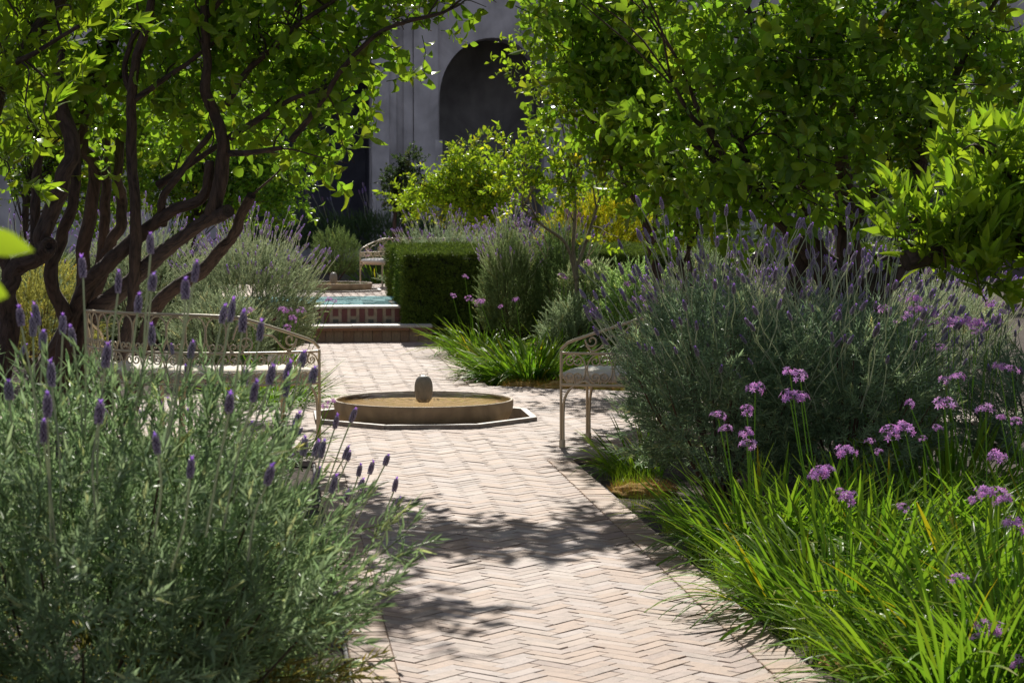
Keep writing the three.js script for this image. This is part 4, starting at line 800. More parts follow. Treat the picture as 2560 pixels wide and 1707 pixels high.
// thin grass fringe and rusty moss along the beds
function fringe(label, spots, n, tone) {
  const t = thing('grass_fringe', label, 'grass', [0, 0, 0]); t.userData.kind = 'stuff';
  const its = grassBlades.map(() => []);
  for (const [x, z, r, h] of spots) for (let k = 0; k < n; k++) { const a = R() * 6.28, q = Math.sqrt(R()) * r, s = rr(0.5, 1.2) * h, c = rr(0.7, 1.3); its[k % 3].push({ m: stand(V(x + q * Math.cos(a) * 0.55, -0.03, z + q * Math.sin(a)), V(rr(-0.6, 0.5), 1, rr(-0.5, 0.5)), s), c: C(tone[0] * c, tone[1] * c, tone[2] * c) }); }
  its.forEach((it, k) => stuff(t, 'grass', grassBlades[k], M.blade, it));
  return t;
}
fringe('fine grass along the right edge of the near path', [[1.86, -6.5, 0.2, 0.9], [1.86, -7.0, 0.25, 1], [1.87, -7.5, 0.2, 0.8], [1.84, -8.3, 0.22, 1.0], [1.86, -9.7, 0.2, 0.7], [1.86, -11.2, 0.2, 0.7], [1.88, -11.7, 0.2, 0.8], [1.84, -7.25, 0.3, 0.7], [1.83, -8.0, 0.3, 0.7], [1.85, -8.8, 0.3, 0.8], [1.84, -10.4, 0.3, 0.6]], 260, [1.15, 1.0, 0.8]);
fringe('yellow green grass strip beside the far path', [[1.8, -17.6, 0.2, 0.8], [1.8, -18.4, 0.3, 0.9], [1.78, -19.2, 0.3, 1], [1.78, -20.1, 0.3, 1.1], [1.76, -21, 0.3, 1.2], [2.2, -17.05, 0.25, 0.5], [2.7, -16.8, 0.3, 0.5], [2.5, -16.9, 0.25, 0.5]], 200, [1.1, 0.95, 0.7]);
fringe('grass on the left of the near path beneath the lavenders', [[0.05, -6.5, 0.3, 1], [-0.1, -7.1, 0.3, 1], [0.12, -8.6, 0.2, 0.8], [0.1, -9.6, 0.25, 0.8], [-0.3, -6.3, 0.3, 1.3], [-0.1, -10.8, 0.3, 1.2]], 130, [1, 1, 0.8]);
function moss(label, [x, z], r) {
  const t = thing('moss_cushion', label, 'moss', [x, -0.035, z], 'rusty moss cushions at the path edge');
  const g = new THREE.SphereGeometry(1, 40, 20, 0, 6.2832, 0, Math.PI / 2), p = g.attributes.position, col = [];
  for (let i = 0; i < p.count; i++) { const a = V(p.getX(i), p.getY(i), p.getZ(i)), k = 1 + 0.25 * noise.noise(a.x * 3 + x * 9, a.y * 3, a.z * 3) + 0.12 * noise.noise(a.x * 12, a.y * 12 + z, a.z * 12); p.setXYZ(i, a.x * r * k * 1.4, a.y * r * 0.5 * k, a.z * r * k); const s = rr(0.7, 1.3); col.push(s, s * rr(0.85, 1.1), s); }
  g.setAttribute('color', new THREE.Float32BufferAttribute(col, 3)); g.computeVertexNormals();
  part(t, 'cushion_body', g, M.drySpot);
  const it = []; for (let k = 0; k < 1100; k++) { const a = R() * 6.28, e = Math.acos(R()); it.push({ m: stand(V(Math.sin(e) * Math.cos(a) * r * 1.35, Math.cos(e) * r * 0.45, Math.sin(e) * Math.sin(a) * r * 0.98), V(Math.cos(a) * 0.6 + rr(-0.3, 0.3), 1, Math.sin(a) * 0.6 + rr(-0.3, 0.3)), rr(0.14, 0.36)), c: C(rr(0.8, 1.2), rr(0.7, 1.2), 0.8) }); }
  stuff(t, 'moss_fuzz', grassBlades[0], M.dry, it);
}
moss('rusty moss cushion at the corner of plaza and far path', [1.98, -17.2], 0.12);
moss('widest rusty moss cushion behind the right bench', [2.28, -16.98], 0.16);
moss('rusty moss cushion partly hidden behind the right bench leg', [2.55, -16.85], 0.13);
moss('yellow moss patch at the path edge under the right lavender', [1.9, -11.05], 0.12);
moss('brown moss patch under the garlic at the near path edge', [1.98, -6.9], 0.14);

// ------------------------------------------------------------------ trees
function tree(name, label, category, base, o) {
  const t = thing(name, label, category, base), B = V(...base), limbPts = [];
  const limb = (pts, r0, r1, nm = 'limb') => {
    const c = curve(pts.map((p) => p.clone().sub(B)), Math.max(10, pts.length * 6)), b = new MB(), off = R() * 20;
    c.forEach((p, i) => { if (i && i < c.length - 1) p.add(V(noise.noise(i * 0.35, off, 1), 0, noise.noise(i * 0.35, off, 5)).multiplyScalar(r0 * 0.28)); });
    b.tube(c, (q) => (r0 + (r1 - r0) * q) * (1 + 0.14 * noise.noise(q * 9, off, 2)) * (1 + 0.35 * Math.exp(-q * 14) * (nm === 'trunk' ? 1 : 0)), 10, WHITE);
    const g = b.build(); g.deleteAttribute('color'); scaleUV(g, 3, 1.2);
    part(t, nm, g, o.bark || M.bark); limbPts.push(...c.slice(Math.floor(c.length * 0.3)));
  };
  for (const l of o.limbs) limb(l.pts, l.r[0], l.r[1], l.trunk ? 'trunk' : 'limb');
  if (o.knot) { const g = new THREE.TorusGeometry(0.04, 0.017, 10, 22); g.rotateY(0.5); const k = o.knot.clone().sub(B); g.translate(k.x, k.y, k.z); part(t, 'knot', g, M.bark); }
  // crown: leafy twigs clustered on lumpy volumes
  const items = [], tot = o.blobs.reduce((s, b) => s + b.r[0] * b.r[1] * b.r[2], 0);
  const twigs = new MB();
  for (const bl of o.blobs) {
    const c = bl.c.clone().sub(B).add(V(0, 0, -(o.back ?? 0))), n = Math.round(o.n * bl.r[0] * bl.r[1] * bl.r[2] / tot * (bl.k ?? 1));
    // branchlets from the nearest limb into the lump
    const m = Math.max(2, Math.round(n / 7));
    for (let k = 0; k < m; k++) {
      const e = c.clone().add(V(rr(-1, 1) * bl.r[0], rr(-1, 1) * bl.r[1], rr(-1, 1) * bl.r[2]).multiplyScalar(0.75));
      const near = limbPts.map((p) => [p.distanceToSquared(e), p]).sort((a, b) => a[0] - b[0]).slice(0, 18), [bd, best] = near[Math.floor(R() * R() * near.length)];
      if (bd > 2.2) continue;
      twigs.tube(curve([best, best.clone().lerp(e, 0.35).add(V(rr(-0.06, 0.06), rr(0, 0.1), rr(-0.06, 0.06))), best.clone().lerp(e, 0.7).add(V(rr(-0.06, 0.06), rr(0, 0.07), rr(-0.06, 0.06))), e], 8), (q) => 0.0075 - 0.005 * q, 4, WHITE);
    }
    for (let k = 0; k < n; k++) {
      const y = rr(-1, 1), a = R() * 6.283, s = Math.sqrt(1 - y * y), f = R() < 0.14 ? rr(1, 1.35) : Math.pow(R(), 0.5), d = V(s * Math.cos(a), y, s * Math.sin(a));
      const k2 = 1 + 0.3 * noise.noise(d.x * 2 + c.x * 3, d.y * 2 + c.y * 3, d.z * 2), p = c.clone().add(V(d.x * bl.r[0], d.y * bl.r[1], d.z * bl.r[2] * 0.65).multiplyScalar(f * k2));
      const dir = d.clone().multiplyScalar(0.45).add(V(rr(-0.8, 0.8), rr(-0.7, 0.7) + (o.up ?? 0.05), rr(-0.8, 0.8))), q = rr(0.75, 1.15);
      items.push({ p, m: stand(p, dir, rr(0.75, 1.15) * (o.s ?? 1)), c: C(q * (R() < 0.06 ? 1.35 : 1), q, q) });
    }
  }
  if (twigs.p.length) { const g = twigs.build(); g.deleteAttribute('color'); part(t, 'branches', g, o.bark || M.bark).userData.kind = 'stuff'; }
  // the leaves that show largest are meshes of their own on their twigs
  const vis = items.filter((q) => inView(q.p.clone().add(B), 1.05)).map((q) => ({ q, d: -camSpace(q.p.clone().add(B)).z })).sort((a, b) => a.d - b.d).map((e) => e.q);
  const n1 = o.apart ?? 0, n2 = o.twigParts ?? 0, gone = new Set(vis.slice(0, n1 + n2));
  vis.slice(0, n1).forEach((q) => { const k = pick(o.set), st = part(t, 'twig', k.stem, o.mat); st.applyMatrix4(q.m); for (const l of k.leaves) part(st, 'leaf', l, o.mat); });
  vis.slice(n1, n1 + n2).forEach((q) => part(t, 'leafy_twig', pick(o.set).whole, o.mat).applyMatrix4(q.m));
  const its = o.set.map(() => []); for (const q of items) if (!gone.has(q)) its[Math.floor(R() * o.set.length)].push(q);
  its.forEach((it, k) => { if (it.length) stuff(t, 'foliage', o.set[k].whole, o.mat, it); });
  return t;
}
const c5 = (x, y, d) => P((x / 2.613) / S, (450 + y / 2.613) / S, d);           // positions read off enlarged parts of the photograph
const c1 = (x, y, d) => P((x / 2.613) / S, (y / 2.613) / S, d);
const c2 = (x, y, d) => P((1900 + x / 3.564) / S, (500 + y / 3.564) / S, d);
const bb = (u, v, d, rx, ry, rz, k) => ({ c: P(u, v, d), r: [rx, ry, rz], k });
tree('lemon_tree', 'leaning lemon tree with several bent dark trunks behind the left bench', 'tree', [-1.25, 0, -14.6], {
  set: lemonTwigs, mat: M.lemon, n: 600, apart: 28, twigParts: 140, back: 0.3,
  limbs: [
    { trunk: 1, r: [0.06, 0.03], pts: [V(-1.4, -0.05, -14.5), c5(440, 1000, 14.4), c5(590, 660, 14.2), c5(720, 530, 14), c5(850, 410, 13.9), c5(1000, 290, 13.8), c5(1120, 200, 13.7), c5(1325, 110, 13.6), c1(1370, 1050, 13.5)] },
    { trunk: 1, r: [0.066, 0.038], pts: [V(-1.22, -0.05, -14.6), c5(560, 950, 14.4), c5(760, 740, 14.1), c5(900, 620, 13.9), c5(1100, 440, 13.7), c5(1270, 310, 13.6), c5(1440, 200, 13.5)] },
    { r: [0.045, 0.042], pts: [c5(1330, 270, 13.6), c5(1440, 225, 13.5), c5(1490, 200, 13.45)] },
    { r: [0.046, 0.024], pts: [c5(1370, 240, 13.55), c1(1420, 1280, 13.5), c1(1445, 1050, 13.45), c1(1450, 900, 13.4), c1(1400, 740, 13.4), c1(1335, 600, 13.35), c1(1350, 420, 13.3), c1(1330, 150, 13.2), c1(1350, -150, 13.1)] },
    { trunk: 1, r: [0.052, 0.03], pts: [V(-0.95, -0.05, -14.7), c5(1000, 850, 14.5), c5(1150, 700, 14.3), c5(1310, 600, 14.1), c5(1440, 460, 13.9), c5(1520, 370, 13.8), c5(1580, 220, 13.7), c5(1640, 100, 13.6)] },
    { r: [0.03, 0.016], pts: [c5(1060, 290, 13.8), c1(1060, 1300, 13.7), c1(1200, 1100, 13.6), c1(1380, 860, 13.5)] },
    { r: [0.026, 0.016], pts: [c1(1030, 1210, 13.8), c1(1200, 1100, 13.7), c1(1420, 950, 13.6)] },
    { r: [0.022, 0.014], pts: [c1(1500, 1000, 13.4), c1(1600, 1000, 13.3), c1(1840, 965, 13.2)] },
    { r: [0.022, 0.01], pts: [c1(1500, 900, 13.4), c1(1700, 770, 13.3), c1(1900, 650, 13.2), c1(2150, 570, 13.1)] },
    { r: [0.024, 0.012], pts: [c1(1480, 680, 13.4), c1(1600, 480, 13.3), c1(1780, 310, 13.2), c1(1950, 160, 13.1), c1(2250, -40, 13.0)] },
    { r: [0.02, 0.01], pts: [c1(1900, 920, 13.2), c1(2100, 660, 13.1), c1(2260, 420, 13.0), c1(2500, 200, 12.9), c1(2900, 80, 12.9)] },
    { r: [0.03, 0.012], pts: [c1(1340, 100, 13.2), c1(1700, -250, 13), c1(2300, -260, 12.9), c1(2900, -230, 12.8), c1(3300, -200, 12.8)] },
    { r: [0.03, 0.01], pts: [c1(1350, -150, 13.1), V(-0.2, 2.95, -12.5), V(0.1, 3.05, -11.8), V(0.25, 3.1, -11.0)] },
    { r: [0.05, 0.03], pts: [c5(430, 900, 14.3), c5(330, 640, 14.2), c5(390, 400, 14.2), c5(480, 120, 14.1), c1(500, 1000, 14.1)] },
  ],
  blobs: [bb(520, 60, 13.2, 0.42, 0.4, 0.6), bb(690, 70, 13.1, 0.45, 0.42, 0.6), bb(860, 30, 13, 0.3, 0.22, 0.5), bb(720, 240, 13.2, 0.32, 0.27, 0.45), bb(560, 240, 13.5, 0.32, 0.3, 0.5, 0.7), bb(790, 350, 13.2, 0.1, 0.13, 0.3), bb(700, 370, 13.3, 0.16, 0.1, 0.3, 0.7), bb(870, 165, 13.1, 0.12, 0.1, 0.2), bb(960, 40, 12.9, 0.2, 0.14, 0.3),
    bb(1110, -10, 12.8, 0.28, 0.07, 0.25), bb(560, -170, 13.2, 0.7, 0.25, 0.6, 0.6), bb(850, -160, 13, 0.5, 0.25, 0.55, 1.6), bb(1050, -150, 12.7, 0.42, 0.17, 0.42, 2), bb(1230, -140, 12.9, 0.3, 0.13, 0.3, 1.8), { c: V(0.5, 3.05, -11.4), r: [0.3, 0.2, 0.95], k: 1.5 }, bb(650, 120, 17, 0.4, 0.28, 0.5), bb(430, 330, 14, 0.3, 0.2, 0.4, 0.5)],
});
tree('lemon_tree', 'lemon tree of tall straight stems at left, reddish bark on one', 'tree', [-1.75, 0, -15.2], {
  set: lemonTwigs, mat: M.lemon, n: 290, apart: 12, twigParts: 90, back: 0.3,
  limbs: [
    { trunk: 1, r: [0.05, 0.034], pts: [V(-1.75, -0.05, -15.2), c5(520, 760, 15), c5(545, 450, 14.8), c5(600, 100, 14.6), c1(620, 1080, 14.5), c1(530, 950, 14.4), c1(560, 640, 14.3), c1(640, 420, 14.2), c1(760, 220, 14.1), c1(840, 60, 14), c1(900, -200, 14)] },
    { trunk: 1, r: [0.045, 0.03], pts: [V(-1.55, -0.05, -15.4), c5(640, 620, 15.2), c5(680, 300, 15), c5(690, 0, 14.9), c1(690, 900, 14.9)] },
    { trunk: 1, r: [0.045, 0.03], pts: [V(-1.5, -0.05, -14.9), c5(680, 560, 14.8), c5(720, 400, 14.7), c5(785, 300, 14.6), c5(790, 120, 14.6), c5(765, 0, 14.5), c1(780, 900, 14.5)] },
    { trunk: 1, r: [0.04, 0.026], pts: [V(-1.1, -0.05, -13.9), c5(850, 900, 13.9), c5(880, 500, 13.8), c5(880, 150, 13.7), c1(855, 1000, 13.7), c1(860, 620, 13.6), c1(890, 380, 13.5), c1(960, 160, 13.4), c1(1000, -100, 13.3)] },
    { r: [0.022, 0.012], pts: [c1(860, 640, 13.6), c1(815, 480, 13.6), c1(850, 290, 13.5), c1(940, 130, 13.4)] },
    { r: [0.02, 0.01], pts: [c1(880, 650, 13.6), c1(1050, 530, 13.5), c1(1240, 400, 13.4), c1(1500, 190, 13.3)] },
    { r: [0.028, 0.02], pts: [c1(540, 900, 14.4), c1(440, 620, 14.4), c1(410, 400, 14.4), c1(430, 100, 14.3)] },
    { r: [0.022, 0.014], pts: [c1(590, 640, 14.3), c1(690, 550, 14.2), c1(800, 500, 14.1)] },
  ],
  blobs: [bb(250, 60, 14, 0.4, 0.4, 0.6), bb(400, 120, 13.8, 0.35, 0.35, 0.5, 0.8), bb(300, 240, 14.2, 0.4, 0.25, 0.5, 0.7), bb(420, 40, 13.6, 0.4, 0.4, 0.5), bb(300, -160, 14, 0.7, 0.25, 0.6, 0.6), bb(180, 320, 14.4, 0.25, 0.15, 0.4, 0.5)],
});
tree('lemon_tree', 'gnarled lemon tree at the far left with a pruned knot on its trunk', 'tree', [-2.0, 0, -14.2], {
  set: lemonTwigs, mat: M.lemon, n: 230, apart: 6, twigParts: 80, back: 0.3,
  limbs: [
    { trunk: 1, r: [0.066, 0.04], pts: [V(-1.85, -0.05, -14.2), c5(60, 1000, 14.1), c5(50, 700, 14), c5(110, 560, 14), c5(230, 510, 13.9), c5(290, 460, 13.9), c5(275, 370, 13.9), c5(330, 220, 13.9), c5(410, 0, 13.8), c1(470, 950, 13.8), c1(380, 650, 13.8), c1(370, 300, 13.8), c1(360, -50, 13.7)] },
    { r: [0.06, 0.05], pts: [c5(230, 510, 13.9), c5(300, 455, 13.85), c5(318, 430, 13.8)] },
    { r: [0.042, 0.026], pts: [c5(80, 620, 14), c5(0, 480, 14), c5(-90, 300, 14), c5(-100, 0, 14), c1(-90, 800, 14)] },
    { r: [0.035, 0.025], pts: [c5(225, 480, 14), c5(230, 100, 14), c1(240, 1100, 14), c1(260, 900, 14)] },
  ],
  knot: c5(316, 432, 13.75),
  blobs: [bb(60, 60, 13.8, 0.45, 0.45, 0.6), bb(150, 200, 14, 0.35, 0.3, 0.5), bb(-60, 200, 13.8, 0.4, 0.4, 0.5), bb(40, -160, 13.8, 0.7, 0.25, 0.6, 0.6)],
});
tree('orange_tree', 'bright narrow leaved orange tree branches in the top left corner', 'tree', [-2.3, 0, -11.9], {
  set: orangeTwigs, mat: M.orange, n: 130, apart: 24, twigParts: 60, up: 0.7, s: 1.15,
  limbs: [{ trunk: 1, r: [0.06, 0.035], pts: [V(-2.3, -0.05, -11.9), V(-2.25, 0.8, -11.8), V(-2.05, 1.5, -11.7), P(-60, 330, 11.62), P(20, 160, 11.5), P(110, 40, 11.38), P(170, -60, 11.25)] }, { r: [0.02, 0.01], pts: [P(-60, 330, 11.62), P(10, 165, 11.38), P(80, 120, 11.25), P(180, 60, 11.12)] }],
  blobs: [bb(50, 60, 11.38, 0.25, 0.25, 0.3), bb(180, 60, 11.25, 0.17, 0.18, 0.25), bb(60, 240, 11.38, 0.18, 0.16, 0.25), bb(110, 310, 11.25, 0.1, 0.06, 0.15, 0.7), bb(-20, 380, 11.38, 0.14, 0.1, 0.2, 0.7), bb(20, -140, 11.5, 0.4, 0.2, 0.4)],
});
tree('lemon_tree', 'big spreading citrus tree with a cluster of dark trunks right of the lavender', 'tree', [3.75, 0, -13.6], {
  set: lemonTwigs, mat: M.lemon, n: 1000, apart: 28, twigParts: 140,
  limbs: [
    { trunk: 1, r: [0.075, 0.04], pts: [V(3.1, -0.05, -13.6), c2(300, 900, 13.5), c2(330, 640, 13.5), c2(385, 430, 13.5), c2(400, 250, 13.5), c2(380, -100, 13.5)] },
    { trunk: 1, r: [0.08, 0.016], pts: [V(3.72, -0.05, -13.6), c2(640, 820, 13.6), c2(520, 600, 13.5), c2(430, 450, 13.4), c2(300, 340, 13.3), c2(110, 110, 13.2), c2(-200, -200, 13), c2(-600, -500, 13)] },
    { trunk: 1, r: [0.05, 0.03], pts: [c2(920, 800, 13.6), c2(780, 650, 13.6), c2(560, 480, 13.6), c2(480, 260, 13.6), c2(440, 0, 13.6), c2(300, -400, 13.5)] },
    { trunk: 1, r: [0.1, 0.05], pts: [V(3.85, -0.05, -13.7), c2(800, 850, 13.7), c2(790, 500, 13.7), c2(760, 200, 13.7), c2(740, -100, 13.7), c2(700, -600, 13.6), c2(720, -1300, 13.5)] },
    { trunk: 1, r: [0.09, 0.05], pts: [V(4.1, -0.05, -13.4), c2(1020, 920, 13.4), c2(1110, 750, 13.4), c2(1260, 560, 13.4), c2(1335, 400, 13.4), c2(1330, 150, 13.4), c2(1450, -400, 13.3), c2(1700, -1000, 13.2)] },
    { r: [0.045, 0.025], pts: [c2(960, 800, 13.5), c2(1050, 610, 13.4), c2(1210, 470, 13.4)] },
    { r: [0.045, 0.02], pts: [c2(800, 250, 13.6), c2(1050, -150, 13.4), c2(1200, -500, 13.3), c2(1400, -900, 13.2)] },
    { r: [0.022, 0.01], pts: [c2(-200, -200, 13), c2(-500, -700, 12.9), c2(-700, -1200, 12.9)] },
    { r: [0.03, 0.01], pts: [c2(380, -100, 13.5), P(1830, 330, 13.3), P(1760, 180, 13.2), P(1720, 20, 13.1), P(1680, -120, 13.1)] },
    { r: [0.028, 0.01], pts: [c2(-100, -100, 13.1), P(1700, 330, 13), P(1600, 280, 13), P(1540, 180, 13)] },
    { r: [0.034, 0.012], pts: [c2(720, -600, 13.6), P(1990, 200, 13.4), P(2060, 60, 13.3), P(2080, -120, 13.3)] },
    { r: [0.03, 0.01], pts: [c2(1200, -500, 13.3), P(2180, 200, 13.3), P(2240, 80, 13.3), P(2330, -60, 13.3)] },
    { r: [0.024, 0.01], pts: [P(1905, 330, 13.5), P(1850, 200, 13.4), P(1870, 60, 13.3), P(1850, -100, 13.2)] },
  ],
  blobs: [bb(1720, 120, 13.1, 0.5, 0.5, 0.7), bb(1930, 140, 13.1, 0.55, 0.5, 0.7), bb(2150, 100, 13.2, 0.55, 0.5, 0.7), bb(1720, 370, 13, 0.42, 0.32, 0.55), bb(1920, 400, 12.9, 0.36, 0.26, 0.5), bb(2120, 330, 13.3, 0.36, 0.28, 0.5, 0.8), bb(1580, 300, 13.3, 0.25, 0.3, 0.4), bb(1760, 480, 12.9, 0.26, 0.11, 0.3, 1.4), bb(1680, 440, 13, 0.24, 0.14, 0.3), bb(1860, 525, 12.8, 0.2, 0.07, 0.25, 1.3), bb(1930, 510, 12.8, 0.16, 0.08, 0.25), { c: V(1.85, 2.95, -13.3), r: [0.36, 0.2, 1.3], k: 0.9 }, bb(1800, -150, 13.1, 0.9, 0.3, 0.6, 0.6), bb(2200, -150, 13.2, 0.7, 0.3, 0.6, 0.6), bb(2340, 250, 13.5, 0.3, 0.4, 0.5)],
});
const stemTree = (u, d, l) => ({ trunk: 1, pts: l.map(([a, b]) => b === null ? P(a, 0, d).setY(-0.05) : P(a, b, d)), r: [0.021, 0.013] });
tree('lemon_tree', 'young lemon tree on thin twin trunks between lavender and plaza', 'tree', [2.75, 0, -16], {
  set: lemonTwigs, mat: M.lemon, n: 520, apart: 12, twigParts: 110,
  limbs: [stemTree(0, 16, [[1512, null], [1508, 660], [1490, 560], [1470, 490], [1440, 420], [1400, 300]]), stemTree(0, 16.05, [[1520, null], [1516, 680], [1505, 560], [1505, 480], [1500, 380], [1520, 200]]), stemTree(0, 16.1, [[1524, null], [1514, 640], [1496, 540], [1462, 470], [1380, 330], [1330, 200]])],
  blobs: [bb(1360, 60, 15.8, 0.38, 0.42, 0.5), bb(1480, 130, 15.7, 0.42, 0.5, 0.55), bb(1350, 240, 15.8, 0.3, 0.26, 0.45), bb(1470, 330, 15.7, 0.3, 0.3, 0.45), bb(1400, 370, 15.9, 0.28, 0.18, 0.4, 0.7), bb(1270, 150, 15.7, 0.1, 0.1, 0.2, 0.8), bb(1260, 55, 15.7, 0.12, 0.1, 0.2, 0.8), bb(1400, -120, 15.8, 0.6, 0.25, 0.5, 0.6)],
});
tree('lemon_tree', 'small dark leaved lemon tree on two thin forked stems, right of the twin trunks', 'tree', [3.1, 0, -15.7], {
  set: lemonTwigs, mat: M.lemon, n: 130, apart: 6, twigParts: 60,
  limbs: [stemTree(0, 15.7, [[1575, null], [1577, 680], [1560, 590], [1553, 500], [1540, 420]]), stemTree(0, 15.75, [[1590, null], [1588, 680], [1582, 590], [1582, 520], [1575, 420]]), { r: [0.014, 0.01], pts: [P(1560, 630, 15.7), P(1580, 580, 15.7), P(1605, 510, 15.7), P(1600, 440, 15.7)] }],
  blobs: [bb(1580, 440, 15.6, 0.26, 0.2, 0.35), bb(1550, 490, 15.5, 0.12, 0.08, 0.2), bb(1610, 380, 15.7, 0.25, 0.2, 0.35)],
});
tree('lemon_tree', 'sparse small lemon tree on pale thin stems in front of the hedge', 'tree', [2.75, 0, -19.4], {
  set: smallTwigs, mat: M.lime, n: 330, twigParts: 100, bark: M.greyBark,
  limbs: [stemTree(0, 19.4, [[1322, null], [1325, 640], [1318, 580], [1320, 480], [1315, 400]]), { trunk: 1, r: [0.02, 0.008], pts: [P(1325, 640, 19.4), P(1300, 560, 19.4), P(1250, 520, 19.3), P(1200, 480, 19.2)] }, { r: [0.018, 0.008], pts: [P(1322, 620, 19.4), P(1345, 560, 19.4), P(1370, 480, 19.3), P(1390, 420, 19.3)] }],
  blobs: [bb(1200, 350, 19.2, 0.26, 0.18, 0.3), bb(1270, 400, 19.2, 0.3, 0.2, 0.35), bb(1190, 430, 19.1, 0.14, 0.1, 0.2, 0.8), bb(1330, 450, 19.3, 0.3, 0.12, 0.3, 0.6), bb(1260, 330, 19.3, 0.16, 0.12, 0.25), bb(1400, 560, 19.2, 0.16, 0.08, 0.2, 0.4), bb(1330, 150, 18.6, 0.5, 0.25, 0.6)],
});
tree('lime_tree', 'bright rounded citrus tree in full sun beyond the hedge, before the arch', 'tree', [2.75, 0, -31], {
  set: smallTwigs, mat: M.lime, n: 560, s: 1.1, twigParts: 60,
  limbs: [{ trunk: 1, r: [0.06, 0.03], pts: [V(2.95, -0.05, -31), P(1135, 520, 31), P(1120, 470, 30.9), P(1080, 400, 30.8)] }, { r: [0.03, 0.015], pts: [P(1130, 500, 31), P(1010, 440, 30.8), P(960, 420, 30.7)] }],
  blobs: [bb(1060, 425, 30.7, 0.42, 0.36, 0.5), bb(965, 455, 30.6, 0.28, 0.22, 0.35), bb(1120, 450, 30.7, 0.34, 0.33, 0.4), bb(1090, 520, 30.5, 0.26, 0.14, 0.3), bb(1080, 370, 30.8, 0.2, 0.16, 0.25)],
});
tree('citrus_tree', 'dark small tree left of the sunlit round tree, at the palace wall', 'tree', [2.1, 0, -37], {
  set: smallTwigs, mat: M.darkLeaf, n: 200, s: 1.1, limbs: [{ trunk: 1, r: [0.05, 0.02], pts: [V(2.1, -0.05, -37), V(2.1, 1, -37), V(2.15, 1.8, -37)] }],
  blobs: [bb(925, 440, 37, 0.25, 0.3, 0.3), bb(945, 385, 37, 0.16, 0.2, 0.2)],
});
tree('orange_tree', 'orange tree with upright glossy narrow leaves at the right edge', 'tree', [3.5, 0, -8.6], {
  set: orangeTwigs, mat: M.orange, n: 185, apart: 30, twigParts: 110, up: 0.9, s: 1.05,
  limbs: [{ trunk: 1, r: [0.07, 0.04], pts: [V(3.5, -0.05, -8.6), V(3.45, 0.6, -8.6), V(3.3, 1.1, -8.6), P(2300, 520, 8.6), P(2200, 560, 8.5), P(2080, 600, 8.4)] }, { r: [0.03, 0.01], pts: [V(3.3, 1.1, -8.6), P(2330, 420, 8.6), P(2240, 330, 8.5)] }, { r: [0.02, 0.008], pts: [P(2300, 520, 8.6), P(2150, 480, 8.5), P(2070, 540, 8.4)] }],
  blobs: [bb(2250, 430, 8.5, 0.14, 0.14, 0.22, 0.8), bb(2380, 400, 8.6, 0.14, 0.2, 0.25), bb(2400, 560, 8.6, 0.16, 0.2, 0.25), bb(2110, 500, 8.4, 0.09, 0.05, 0.12, 1.3), bb(2200, 330, 8.5, 0.06, 0.06, 0.1), bb(2150, 550, 8.4, 0.13, 0.11, 0.2), bb(2260, 600, 8.4, 0.2, 0.14, 0.25), bb(2050, 560, 8.4, 0.07, 0.05, 0.1), bb(2350, 560, 8.5, 0.18, 0.25, 0.25), bb(2200, 650, 8.3, 0.1, 0.04, 0.12, 0.7)],
});
// background trees
tree('citrus_tree', 'sunny citrus tree in the background behind the leaning trunks', 'tree', [-0.9, 0, -25.5], {
  set: smallTwigs, mat: M.lemon, n: 900, s: 1.15, limbs: [{ trunk: 1, r: [0.07, 0.03], pts: [V(-0.9, -0.05, -25.5), V(-0.9, 0.8, -25.5), V(-0.8, 1.6, -25.4)] }],
  blobs: [bb(580, 420, 25, 0.55, 0.42, 0.5), bb(430, 420, 25.4, 0.6, 0.45, 0.5), bb(640, 440, 24.8, 0.3, 0.22, 0.4), bb(500, 330, 25.3, 0.7, 0.5, 0.6)],
});
tree('citrus_tree', 'background citrus tree behind the upright stems at left', 'tree', [-2.9, 0, -26.5], {
  set: smallTwigs, mat: M.lemon, n: 900, s: 1.2, limbs: [{ trunk: 1, r: [0.07, 0.03], pts: [V(-2.9, -0.05, -26.5), V(-2.9, 0.9, -26.5), V(-2.8, 1.7, -26.4)] }],
  blobs: [bb(240, 420, 26.4, 0.5, 0.5, 0.5), bb(100, 330, 26.6, 0.7, 0.5, 0.6), bb(300, 300, 26.5, 0.8, 0.5, 0.6)],
});
tree('citrus_tree', 'shaded background tree behind the thin trunks at right', 'tree', [5.0, 0, -30.5], {
  set: smallTwigs, mat: M.lemon, n: 1200, s: 1.3, limbs: [{ trunk: 1, r: [0.08, 0.03], pts: [V(5, -0.05, -30.5), V(5, 0.9, -30.5), V(5.1, 1.8, -30.5)] }],
  blobs: [bb(1500, 420, 30.5, 0.7, 0.6, 0.6), bb(1660, 400, 30.5, 0.8, 0.7, 0.6), bb(1420, 480, 30, 0.5, 0.3, 0.4), bb(1600, 250, 30.5, 1.0, 0.8, 0.7)],
});
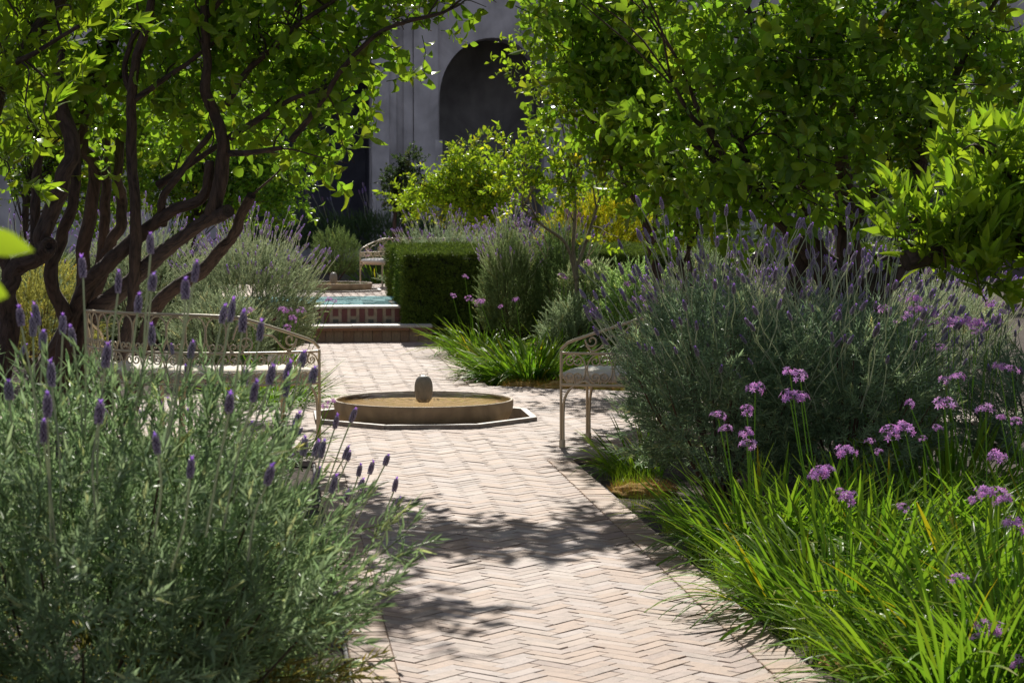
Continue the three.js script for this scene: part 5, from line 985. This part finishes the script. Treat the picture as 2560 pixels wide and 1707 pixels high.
tree('citrus_tree', 'background tree behind the big citrus crown at right', 'tree', [8, 0, -31.5], {
  set: smallTwigs, mat: M.lemon, n: 1400, s: 1.4, limbs: [{ trunk: 1, r: [0.09, 0.03], pts: [V(8, -0.05, -31.5), V(8, 0.9, -31.5), V(8.1, 1.8, -31.5)] }],
  blobs: [bb(1900, 380, 31, 1.0, 0.8, 0.7), bb(2150, 380, 31.5, 1.1, 0.8, 0.7), bb(2330, 420, 31, 0.9, 0.8, 0.6), bb(2000, 200, 31.5, 1.4, 0.9, 0.8)],
});
// a dark slatted garden screen far right
{
  const t = thing('garden_screen', 'dark slatted garden screen with a pale top rail behind the trunks', 'fence', [8.2, 0, -28.9]);
  part(t, 'top_rail', new THREE.BoxGeometry(3.2, 0.05, 0.07), M.greyBark, [0, 1.62, 0]);
  for (let x = -1.55; x <= 1.55; x += 0.13) part(t, 'slat', new THREE.BoxGeometry(0.09, 1.58, 0.03), M.darkMetal, [x, 0.79, 0]);
}
// leaves right in front of the lens at the left edge
{
  const base = P(-60, 640, 2.0), t = thing('leafy_branch', 'blurred yellow green leaves poking in at the left edge', 'branch', [base.x, base.y, base.z]);
  const b = new MB(); b.tube(curve([V(0, -0.1, 0), V(0.003, 0, 0), V(0.0, 0.1, 0)], 6), 0.002, 5, C(0.4, 0.5, 0.1)); part(t, 'twig', b.build(), M.lime);
  const leaf = (u0, v0, u1, v1, w) => { const p = P(u0, v0, 2).sub(base), e = P(u1, v1, 2).sub(base), d = e.clone().sub(p), L = d.length(); d.normalize(); const face = V(0.1, 0.35, 1).addScaledVector(d, -V(0.1, 0.35, 1).dot(d)).normalize(), g = new MB(); g.leaf(new THREE.Matrix4().makeBasis(d.clone().cross(face).normalize(), d, face).setPosition(p), L, w, { segs: 5, fold: 0.15, droop: 0.2, shape: 0.8 }, C(1.15, 1.1, 1)); part(t, 'leaf', g.build(), M.lime); };
  leaf(-60, 545, 78, 572, 0.026); leaf(-60, 660, 18, 678, 0.024);
}
renderer.render(scene, camera);
